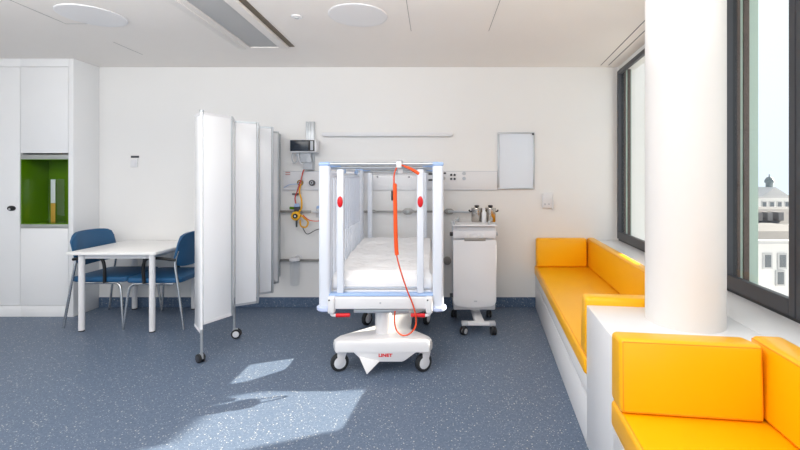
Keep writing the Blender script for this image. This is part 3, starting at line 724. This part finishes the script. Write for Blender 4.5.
# lifting columns
MB().cyl((-0.395, 3.27, 0.24), (-0.395, 3.27, 0.53), 0.062, n=36).build('lift_column', 'white', bed)
MB().box((-0.47, 3.74, 0.2), (-0.19, 4.06, 0.475), 0.03, 4).build('lift_column', 'white', bed)
# base cover
cv = MB()
plan = [(-0.725, 3.08), (-0.035, 3.08), (-0.012, 3.14), (-0.03, 3.20), (-0.19, 3.36), (-0.20, 3.95), (-0.03, 4.12), (-0.03, 4.24), (-0.76, 4.24), (-0.76, 4.12), (-0.47, 3.95), (-0.48, 3.42), (-0.57, 3.34), (-0.735, 3.20), (-0.752, 3.14)]
def ring(s, z):
    return [((-0.387+(x+0.387)*s), y + (0.02*(1-s)*8 if y < 3.2 else (-0.02*(1-s)*8 if y > 4.1 else 0)), z) for x, y in plan]
t = bmesh.new(); rings = [[t.verts.new(p) for p in ring(s_, z)] for s_, z in ((0.99, 0.165), (1.0, 0.175), (1.0, 0.215), (0.985, 0.235), (0.93, 0.246), (0.82, 0.25))]
for ra, rb in zip(rings, rings[1:]):
    for i in range(len(plan)): t.faces.new((ra[i], ra[(i+1)%len(plan)], rb[(i+1)%len(plan)], rb[i]))
t.faces.new(rings[0][::-1]); t.faces.new(rings[-1]); bmesh.ops.recalc_face_normals(t, faces=t.faces[:])
cv.merge(t)
cv.prism([(-0.60, 3.085, 0.20), (-0.60, 3.085, 0.168), (-0.53, 3.085, 0.105), (-0.505, 3.085, 0.093), (-0.235, 3.085, 0.093), (-0.21, 3.085, 0.105), (-0.125, 3.085, 0.168), (-0.125, 3.085, 0.20)], (0, 0.12, 0), 0.006)
base = cv.build('base_cover', 'white', bed)
text_mesh('lettering', 'LINET', 0.031, (-0.357, 3.083, 0.142), 'red', base, bold=0.0012, sx=1.25)
MB().prism([(-0.55, 3.075, 0.135), (-0.40, 3.075, 0.10), (-0.485, 3.03, 0.025)], (0.0, 0.02, 0.0), 0.004).build('foot_pedal', 'white', bed)
for x, y, an in ((-0.68, 3.16, 205), (-0.055, 3.16, 215), (-0.645, 4.17, 240), (-0.06, 4.19, 250)):
    castor(bed, x, y, 0.18, 0.067, 0.036, math.radians(an), 'hub', 'plast', 0.016)
# mattress with a rumpled cover: a thing of its own lying in the cot
mat_ = empty('mattress', (-0.395, 3.87, 0.596), 'white cot mattress with a rumpled white sheet on top', 'mattress')
MB().box((XLp+0.034, YF0+0.03, 0.597), (XRp-0.034, YR0-0.05, 0.70), 0.03, 4).build('core', 'matt_side', mat_)
bm = bmesh.new(); NX, NY = 44, 70; g = []
from mathutils import noise
x0, x1, y0, y1 = XLp+0.034, XRp-0.034, YF0+0.03, YR0-0.05
for i in range(NX+1):
    row = []
    for j in range(NY+1):
        s_, t_ = i/NX, j/NY; x = x0+(x1-x0)*s_; y = y0+(y1-y0)*t_
        ed = min(1, min(s_, 1-s_)/0.05, min(t_, 1-t_)/0.03); ed = math.sin(ed*PI/2)
        h_ = 0.665 + ed*(0.07 + 0.075*min(1, t_*1.15))
        v = Vector((x*3.2+y*0.8, y*6.0, 0))
        h_ += ed*min(1, t_/0.12)*(0.014*noise.noise(v) + 0.015*noise.noise(v*2.6+Vector((5, 1, 0))) + 0.009*noise.noise(v*6))
        row.append(bm.verts.new((x, y, h_)))
    g.append(row)
for i in range(NX):
    for j in range(NY): bm.faces.new((g[i][j], g[i+1][j], g[i+1][j+1], g[i][j+1]))
mb = MB(); mb.merge(bm); sh = mb.build('sheet', 'mattress', mat_)
for f in sh.data.polygons: f.use_smooth = True
MB().tube([(-0.70, YF0+0.029, 0.622), (-0.5, YF0+0.028, 0.619), (-0.3, YF0+0.028, 0.621), (-0.09, YF0+0.029, 0.619)], 0.004, 6).build('seam', 'grey', mat_)

# orange padded cord hung over the cot's front rail
oc = empty('padded_cord', at(397, 255, 3.07), 'orange cord in a padded orange sleeve hung over the front rail of the cot', 'cord')
yc = 3.07
cordpts = [(418.5, 173.5), (413, 170), (405, 166.3), (400, 165.2), (396.5, 168), (394.2, 175), (394, 184), (394.8, 200), (395.4, 225), (396, 245), (397, 257), (401, 272), (407, 290), (413, 305), (416, 318), (415, 327), (410, 333.5), (403, 335.5), (397, 331), (394.5, 322), (395, 311)]
MB().tube([at(px, py, yc if py < 330 or px > 0 else yc) for px, py in cordpts], 0.0055, 10, 6).build('cord', 'orangew', oc)
MB().tube([at(395.2, 183.5, yc), at(394.9, 187, yc), at(395.2, 205, yc), at(395.6, 230, yc), at(396.4, 250, yc), at(397.2, 255, yc)], lambda t: 0.015 if 0.05 < t < 0.97 else 0.012, 14, 5).build('sleeve', 'orange', oc)
MB().tube([at(404.5, 166.2, yc), at(411, 169.0, yc), at(417, 172.6, yc), at(419, 174.0, yc)], lambda t: 0.008+0.004*math.sin(t*PI*.8), 10, 4).build('plug', 'orange', oc)
MB().box(at(391.2, 200.5, yc+0.006), at(394.2, 190.5, yc-0.0), 0.002).build('tag', 'black', oc)
hk = MB(); q = at(399.6, 165, 3.12); hk.box((q.x-0.019, 3.05, q.z-0.022), (q.x+0.019, 3.09, q.z+0.035), 0.004); hk.box((q.x-0.019, 3.05, q.z+0.022), (q.x+0.019, 3.19, q.z+0.036), 0.004); hk.box((q.x-0.019, 3.178, q.z-0.06), (q.x+0.019, 3.19, q.z+0.03), 0.003)
tag(hk.build('rail_hook', 'white'), 'white plastic hook over the front top rail of the cot, holding the orange cord', 'hook')

# ------------------------------------------------------------------ white trolley
tr = empty('medical_trolley', (0.39, 4.2, 0), 'white medical trolley with rounded front panel and T shaped castor base', 'trolley')
TYf, TYb = 4.02, 4.44
X0, X1 = 0.175, 0.605
MB().box((X0+0.012, TYf+0.03, 0.176), (X1-0.012, TYb, 0.985), 0.012, 3).build('body', 'trol', tr)
# front panel with rounded lower corners
pl = []; zf0, zf1 = EYE-(307.8-CY)*TYf/FPX, EYE-(240-CY)*TYf/FPX
rc = 0.06
for i in range(7):
    t = math.radians(180+i*15); pl.append((X0+0.008+rc+rc*math.cos(t), TYf, zf0+0.012+rc+rc*math.sin(t)))
for i in range(1, 6): pl.append((X0+0.008+rc+(X1-X0-0.016-2*rc)*i/6, TYf, zf0+0.012-0.012*math.sin(PI*i/6)))
for i in range(7):
    t = math.radians(270+i*15); pl.append((X1-0.008-rc+rc*math.cos(t), TYf, zf0+0.012+rc+rc*math.sin(t)))
pl += [(X1-0.008, TYf, zf1), (X0+0.008, TYf, zf1)]
fp = MB().prism(pl, (0, 0.03, 0), 0.006, 2).build('front_panel', 'plast', tr)
MB().box((0.383, TYf-0.003, 0.264), (0.413, TYf+0.001, 0.276)).build('badge', 'grey', fp)
hd = MB(); hz = EYE-(239.5-CY)*TYf/FPX
hd.box((X0+0.008, TYf, hz+0.012), (X1-0.008, TYf+0.035, 0.945), 0.008, 3); hd.build('top_fascia', 'plast', tr)
MB().box((0.29, TYf-0.002, hz-0.016), (0.495, TYf+0.02, hz+0.016), 0.004).build('grip_recess', 'railm', tr)
MB().box((X0, TYf, 0.985), (X1, TYb+0.01, 1.0), 0.006).build('tray_top', 'white', tr)
for x in (X0+0.02, X1-0.075):
    MB().tube([(x, TYf+0.02, 0.985), (x, TYf+0.02, 1.03), (x+0.03, TYf+0.05, 1.045), (x+0.055 , TYf+0.28, 1.045), (x+0.055, TYf+0.31, 0.995)], 0.010, 10).build('rail', 'alu', tr)
cl = MB()
for i in range(4): cl.box((0.31+i*0.05, TYf-0.006, hz+0.022), (0.335+i*0.05, TYf+0.004, hz+0.05), 0.003)
cl.build('button_row', 'white', tr)
for z in (0.90, 0.30): MB().cyl((X0+0.012, TYf+0.1, z), (X0-0.02, TYf+0.1, z), 0.02, n=18, bev=0.004).build('side_knob', 'dark', tr)
MB().cyl((X1-0.012, TYf+0.1, 0.90), (X1+0.018, TYf+0.1, 0.90), 0.018, n=18, bev=0.004).build('side_knob', 'grey', tr)
bs = MB(); bs.poly8([(0.375, 3.90, 0.092), (0.475, 3.90, 0.092), (0.465, 4.42, 0.092), (0.375, 4.42, 0.092), (0.385, 3.90, 0.118), (0.468, 3.90, 0.118), (0.455, 4.42, 0.118), (0.385, 4.42, 0.118)], 0.004)
bs.box((0.385, 4.20, 0.11), (0.455, 4.40, 0.18))
bs.build('base_stem', 'white', tr)
MB().box((0.31, 3.865, 0.088), (0.515, 3.925, 0.116), 0.004).build('crossbar', 'white', tr); MB().box((0.20, 4.36, 0.088), (0.59, 4.42, 0.116), 0.004).build('crossbar', 'white', tr)
MB().box((0.255, 3.862, 0.086), (0.315, 3.928, 0.118), 0.006).build('bar_end', 'grey', tr); MB().box((0.51, 3.862, 0.086), (0.57, 3.928, 0.118), 0.006).build('bar_end', 'grey', tr)
for x, y, an, d in ((0.285, 3.895, 230, 'grey'), (0.545, 3.895, 280, 'dark'), (0.215, 4.39, 250, 'dark'), (0.575, 4.39, 260, 'dark')):
    castor(tr, x, y, 0.09, 0.037, 0.05, math.radians(an), d, 'dark', 0.010, True)
# steel pots and a white bottle on the trolley
def pot(px, label):
    Y = 4.32; x = (px-CX)*Y/FPX; z = 1.0005; k = 1.12
    r = empty('steel_pot', (x, Y, z), label, 'pot', 'steel pots on the trolley')
    sc_ = lambda L: [(a_*k, b_*k) for a_, b_ in L]
    MB().lathe(sc_([(0, 0), (0.046, 0), (0.05, 0.006), (0.05, 0.115), (0.053, 0.118), (0.053, 0.122), (0.0, 0.122)]), (x, Y, z), 30).build('body', 'steel', r)
    MB().lathe(sc_([(0.052, 0.122), (0.05, 0.128), (0.02, 0.132), (0, 0.132)]), (x, Y, z), 30).build('lid', 'steel', r)
    MB().lathe(sc_([(0.01, 0.131), (0.014, 0.136), (0.022, 0.138), (0.022, 0.15), (0.014, 0.153), (0, 0.153)]), (x, Y, z), 18).build('knob', 'black', r)
    return r
r1 = pot(476.8, 'stainless steel lidded pot, left of the white bottle on the trolley')
sg = MB(); sg.tube([(r1.location.x-0.045, 4.32, 1.105), (r1.location.x-0.075, 4.32, 1.11), (r1.location.x-0.075, 4.32, 1.125)], 0.008, 8); sg.build('side_handle', 'dark', r1)
r2 = copy_tree(r1); r2.location.x = (490.4-CX)*4.32/FPX; r2.rotation_euler.z = PI
r2['label'] = 'stainless steel lidded pot, right of the white bottle on the trolley'
xb, yb_ = (484-CX)*4.25/FPX, 4.25
bo = empty('white_bottle', (xb, yb_, 1.0005), 'slim white bottle standing between the two steel pots', 'bottle')
MB().lathe([(0, 0), (0.022, 0), (0.024, 0.005), (0.024, 0.10), (0.012, 0.118), (0.012, 0.124), (0, 0.124)], (xb, yb_, 1.0005), 24).build('body', 'white', bo)
MB().lathe([(0.014, 0.122), (0.014, 0.142), (0, 0.143)], (xb, yb_, 1.0005), 20).build('cap', 'plast', bo)

# ------------------------------------------------------------------ window bench
UP0, UP1 = 1.805, 2.287                           # column box along the window wall
def bench_base(u0, u1, far_wall, label):
    pf = (lambda v, z: P(v, WALL_Y-0.002, z)) if far_wall else (lambda v, z: F(u1, v, z))
    c0 = F(u0, 0.3, 0)
    r = empty('window_bench', c0, label, 'bench')
    def bx(v0, v1, z0, z1, bev=0.003):
        return MB().poly8([F(u0, v0, z0), F(u0, v1, z0), pf(v1, z0), pf(v0, z0), F(u0, v0, z1), F(u0, v1, z1), pf(v1, z1), pf(v0, z1)], bev)
    bx(0.03, 0.66, 0, 0.37).build('carcass', 'bench', r)
    bx(0.0, 0.02, 0.0, 0.258).build('plinth_panel', 'bench', r)
    bx(0.0, 0.02, 0.268, 0.368).build('drawer_front', 'bench', r)
    return r
bench_base(UP1+0.001, 0, True, 'low white bench base under the far yellow cushions along the window')
bench_base(0.35, UP0-0.001, False, 'low white bench base under the nearest yellow cushions at lower right')
pb = MB().fbox(UP0, UP1, 0.0, 0.654, 0, ZS, 0.004)
tag(pb.build('column_box', 'bench'), 'white boxed plinth below the round column, between the yellow benches', 'boxed plinth')

def cushion(name, pts, label, front, grp='yellow bench cushions', bev=0.022):
    """pts: 8 corners; front: index loop of the face that carries the piped seam"""
    r = MB().poly8(pts, bev, 4).build(name, 'yellow')
    tag(r, label, 'cushion', grp)
    pp = [Vector(pts[i]) for i in front]; c = sum(pp, Vector())/len(pp)
    allc = sum((Vector(p) for p in pts), Vector())/8
    nrm = (pp[1]-pp[0]).cross(pp[2]-pp[1]).normalized()
    if nrm.dot(c-allc) < 0: nrm = -nrm
    loop = []
    n = len(pp)
    for i in range(n):
        a, b, d = pp[i-1], pp[i], pp[(i+1) % n]
        e1 = (a-b).normalized(); e2 = (d-b).normalized()
        q = b + (e1+e2)*bev*0.62
        loop.append(q - nrm*bev*0.18)
    mb = MB(); mb.tube(loop+[loop[0]], 0.0035, 6, 0)
    mb.build('piping', 'piping', r)
    return r
ZC0, ZC1 = 0.372, 0.472
YW = WALL_Y-0.004
U_ = UP1+0.002
VB0, VB1 = 0.557, 0.655
# far bench
cushion('seat_cushion', [F(U_,-0.012,ZC0),F(U_,VB1,ZC0),P(VB1,YW,ZC0),P(-0.012,YW,ZC0),F(U_,-0.012,ZC1),F(U_,VB1,ZC1),P(VB1,YW,ZC1),P(-0.012,YW,ZC1)],
        'long yellow seat cushion on the far window bench', (4, 5, 6, 7))
zt = 0.785
cushion('back_cushion', [P(0.0,YW-.115,ZC1+.001),P(VB0-.003,YW-.115,ZC1+.001),P(VB0-.003,YW,ZC1+.001),P(0.0,YW,ZC1+.001),P(0.0,YW-.095,zt),P(VB0-.003,YW-.095,zt),P(VB0-.003,YW,zt),P(0.0,YW,zt)],
        'yellow cushion standing against the end wall at the far end of the bench', (0, 1, 5, 4))
cushion('back_cushion', [F(U_,VB0,ZC1+.001),F(U_,VB1,ZC1+.001),P(VB1,YW,ZC1+.001),P(VB0,YW,ZC1+.001),F(U_,VB0+.015,zt),F(U_,VB1,zt),P(VB1,YW,zt),P(VB0+.015,YW,zt)],
        'long yellow back cushion along the window sill of the far bench', (3, 0, 4, 7))
cushion('arm_cushion', [F(U_,-0.006,ZC1+.001),F(U_,VB0-.003,ZC1+.001),F(U_+.13,VB0-.003,ZC1+.001),F(U_+.13,-0.006,ZC1+.001),F(U_,-0.006,0.795),F(U_,VB0-.003,0.795),F(U_+.105,VB0-.003,0.795),F(U_+.105,-0.006,0.795)],
        'yellow arm cushion leaning on the far side of the white column box', (3, 2, 6, 7))
# near bench
VB0, VB1 = 0.52, 0.652
U2 = UP0-0.003
cushion('seat_cushion', [F(0.37,-0.012,.387),F(0.37,VB1,.387),F(U2,VB1,.387),F(U2,-0.012,.387),F(0.37,-0.012,0.505),F(0.37,VB1,0.505),F(U2,VB1,0.505),F(U2,-0.012,0.505)],
        'yellow seat cushion of the nearest bench at the lower right', (4, 5, 6, 7))
cushion('arm_cushion', [F(U2-.135,-0.01,.506),F(U2-.135,VB0-.004,.506),F(U2,VB0-.004,.506),F(U2,-0.01,.506),F(U2-.125,-0.01,.80),F(U2-.125,VB0-.004,.80),F(U2,0.505,.79),F(U2,-0.01,.79)],
        'large yellow cushion facing the camera on the near side of the column box', (0, 1, 5, 4), bev=0.02)
cushion('back_cushion', [F(0.37,VB0,.506),F(0.37,VB1,.506),F(U2-.004,VB1,.506),F(U2-.004,VB0,.506),F(0.37,VB0+.012,.80),F(0.37,VB1,.80),F(U2-.004,VB1,.80),F(U2-.004,VB0+.012,.80)],
        'yellow back cushion along the sill of the nearest bench, at the right picture edge', (3, 0, 4, 7), bev=0.02)

# ------------------------------------------------------------------ outside
GZ = -14.0
struct('ground_outside', MB().box((-20, -40, GZ-0.2), (160, 160, GZ)), 'street')
def win_grid(root, x0, x1, Y, zs, n, w, h, wall):
    for z in zs:
        for i in range(n):
            x = x0+(x1-x0)*(i+0.5)/n
            f = MB(); f.box((x-w/2-.12, Y-0.12, z-.12), (x+w/2+.12, Y, z+h+.12)); o = f.build('window_surround', 'stone', root, False)
            MB().box((x-w/2, Y-0.14, z), (x+w/2, Y-0.1, z+h)).build('pane', 'pane', o, False)
# pedimented house with a small dome
Y = 62.0; k_ = Y/FPX
def ox(px): return (px-CX)*Y/FPX
def oz(py): return EYE-(py-CY)*Y/FPX
h1 = empty('town_house', (ox(773), Y+5, GZ), 'pale classical building with a pediment and small dark dome outside the window', 'building')
MB().box((ox(757), Y, GZ), (ox(830), Y+12, oz(197)), 0).build('wall', 'facade', h1, False)
MB().prism([(ox(759.5), Y-0.4, oz(196.5)), (ox(788.5), Y-0.4, oz(196.5)), (ox(773.5), Y-0.4, oz(187.2))], (0, 10, 0)).build('pediment', 'stone', h1, False)
MB().prism([(ox(763), Y-0.45, oz(195.3)), (ox(785), Y-0.45, oz(195.3)), (ox(773.5), Y-0.45, oz(188.6))], (0, 0.1, 0)).build('gable_field', 'pedim', h1, False)
MB().box((ox(757), Y-0.5, oz(197.8)), (ox(800), Y, oz(196.3))).build('cornice', 'stone', h1, False)
dm = MB(); dm.lathe([(0.46, oz(190)), (0.46, oz(183)), (0.62, oz(182.6)), (0.58, oz(180)), (0.38, oz(177.6)), (0.08, oz(176.6)), (0.06, oz(174)), (0, oz(174))], (ox(769.3)*(Y+1.5)/Y, Y+1.5, 0), 16); dm.build('dome', 'copper', h1)
win_grid(h1, ox(760), ox(798), Y, (oz(209.5), oz(224)), 5, 0.55, 1.1, 'facade')
# long dark roofed block
Y = 48.0
h2 = empty('roof_block', (ox(775), Y+4, GZ), 'dark slate roofed block outside the window below the pediment', 'building')
MB().box((ox(745), Y+0.5, GZ), (ox(850), Y+8, oz(224)), 0).build('wall', 'stone', h2, False)
MB().prism([(ox(745), Y, oz(224)), (ox(745), Y+3, oz(211)), (ox(745), Y+8, oz(211)), (ox(745), Y+9, oz(224))], (ox(850)-ox(745), 0, 0)).build('roof', 'roofd', h2, False)
for px in (760, 770, 781): MB().box((ox(px), Y+0.3, oz(221)), (ox(px+5), Y+2, oz(212.5))).build('dormer', 'roofb', h2, False)
# white house close by
Y = 34.0
h3 = empty('white_house', (ox(775), Y+3, GZ), 'white rendered house with grey flat roof outside the window, lowest in view', 'building')
MB().box((ox(740), Y, GZ), (ox(850), Y+9, oz(243)), 0).build('wall', 'facade', h3, False)
MB().prism([(ox(740), Y-0.5, oz(243)), (ox(850), Y-0.5, oz(243)), (ox(850), Y-0.5, oz(240)), (ox(740), Y-0.5, oz(240))], (0, 10, 0)).build('roof_slab', 'stone', h3, False)
MB().prism([(ox(740), Y+0.3, oz(240)), (ox(740), Y+1.2, oz(233)), (ox(740), Y+8, oz(233)), (ox(740), Y+8.8, oz(240))], (ox(850)-ox(740), 0, 0)).build('roof', 'roofb', h3, False)
win_grid(h3, ox(759.5), ox(803.5), Y, (oz(267),), 3, 0.5, 1.0, 'facade')
win_grid(h3, ox(771), ox(805), Y, (oz(284),), 2, 0.5, 1.0, 'facade')
# house seen through the far window
Y = 44.0
h4 = empty('white_house', (ox(635), Y+4, GZ), 'white house seen low through the far window', 'building')
MB().box((ox(600), Y, GZ), (ox(680), Y+9, oz(209)), 0).build('wall', 'facade', h4, False)
MB().prism([(ox(598), Y-0.4, oz(209)), (ox(598), Y+4, oz(202)), (ox(598), Y+6, oz(202)), (ox(598), Y+9.4, oz(209))], (ox(682)-ox(598), 0, 0)).build('roof', 'roofb', h4, False)
win_grid(h4, ox(604), ox(676), Y, (oz(221), oz(236)), 8, 0.7, 0.9, 'facade')
# added unseen wall: its openings cut the low sun into the floor patches
SUN_H = Vector((0.935, 0.355)).normalized(); TAN = 0.355
D_ = 6.0
su = (SUN_H.x*DU.x+SUN_H.y*DU.y)/(SUN_H.x*DV.x+SUN_H.y*DV.y)*D_
rise = TAN*D_/(SUN_H.x*DV.x+SUN_H.y*DV.y)
h5 = empty('sun_blocker', F(6, VG+D_+1, GZ), 'added pale wall with openings that shapes the sun patches, out of view beyond the windows', 'building')
Ya, Yn, Yb, Yc, Yd, Ye = (u_of(VG, y) for y in (3.33, 3.56, 3.80, 4.04, 4.13, 4.62))
TOP, LOW = 3.4, 0.3
segs = [[(-4, GZ), (Ya, GZ), (Ya, TOP), (-4, TOP)],
        [(Ya, GZ), (Ye, GZ), (Ye, LOW), (Ya, LOW)],
        [(Ya, 1.45), (Yn, 1.45), (Yn, TOP), (Ya, TOP)],
        [(Yn, 1.28), (Yd, 1.28), (Yd, TOP), (Yn, TOP)],
        [(Yb, LOW), (Yd, LOW), (Yd, 1.28), (Yc+0.02, 1.28), (Yc, 1.19), (Yb, 0.94)],
        [(Yd, LOW), (Ye, LOW), (Ye, 1.14), (Yd, 1.14)],
        [(Yd, 1.38), (Ye, 1.38), (Ye, TOP), (Yd, TOP)],
        [(Ye, GZ), (Ye+1.1, GZ), (Ye+1.1, TOP), (Ye, TOP)]]
for sg in segs:
    MB().prism([F(u_+su, VG+D_, z_ + (rise if z_ > GZ else 0)) for u_, z_ in sg], DV*0.03).build('wall', 'facade', h5, False)

# ------------------------------------------------------------------ light
sun = bpy.data.lights.new('sun', 'SUN'); sun.energy = 26.0; sun.angle = math.radians(0.3); sun.color = (1.0, 0.88, 0.74)
so = bpy.data.objects.new('sun', sun); C.objects.link(so)
dirv = Vector((-SUN_H.x, -SUN_H.y, -TAN)).normalized()
so.rotation_euler = dirv.to_track_quat('-Z', 'Y').to_euler()

w = bpy.data.worlds.new('sky'); scene.world = w; w.use_nodes = True
nt = w.node_tree; bg = nt.nodes['Background']
tc = nt.nodes.new('ShaderNodeTexCoord'); sp = nt.nodes.new('ShaderNodeSeparateXYZ'); nt.links.new(tc.outputs['Generated'], sp.inputs[0])
cr = nt.nodes.new('ShaderNodeValToRGB')
cr.color_ramp.elements[0].position = 0.0; cr.color_ramp.elements[0].color = (0.82, 0.90, 1.0, 1)
cr.color_ramp.elements[1].position = 0.35; cr.color_ramp.elements[1].color = (0.95, 0.97, 1.0, 1)
nt.links.new(sp.outputs[2], cr.inputs[0]); nt.links.new(cr.outputs[0], bg.inputs[0])
bg.inputs[1].default_value = 1.2
def area(name, loc, rot, sx, sy, e, col=(1, 1, 1)):
    l = bpy.data.lights.new(name, 'AREA'); l.shape = 'RECTANGLE'; l.size = sx; l.size_y = sy; l.energy = e; l.color = col
    o = bpy.data.objects.new(name, l); C.objects.link(o); o.location = loc; o.rotation_euler = rot; return o

area('bounce_fill', (-1.4, 0.9, 1.95), (PI, 0, 0), 4.6, 1.8, 92, (1.0, 0.99, 0.98))  # added up-facing light that brightens the ceiling, no real fitting
area('room_fill', (-2.0, 2.2, 2.66), (math.radians(30), 0, 0), 4.6, 0.7, 44, (1.0, 0.99, 0.98))  # added fill below the ceiling, out of view, evens out the room
area('room_fill', (-1.8, -0.2, 2.5), (math.radians(60), 0, 0), 5.0, 1.5, 44, (1.0, 0.99, 0.98))  # second added fill, from behind the camera towards the end wall
# ------------------------------------------------------------------ camera
cam = bpy.data.cameras.new('camera'); co = bpy.data.objects.new('camera', cam); C.objects.link(co)
co.location = (0, 0, EYE); co.rotation_euler = (PI/2, 0, 0)
cam.sensor_width = 36; cam.lens = FPX/800*36
cam.shift_x = (400-CX)/800; cam.shift_y = (CY-225)/800
cam.clip_start = 0.05; cam.clip_end = 500
scene.camera = co
scene.view_settings.view_transform = 'Standard'
scene.view_settings.look = 'None'
scene.view_settings.exposure = 0.0
scene.cycles.use_denoising = True
scene.cycles.max_bounces = 10; scene.cycles.diffuse_bounces = 6; scene.cycles.transparent_max_bounces = 24
scene.cycles.sample_clamp_indirect = 8
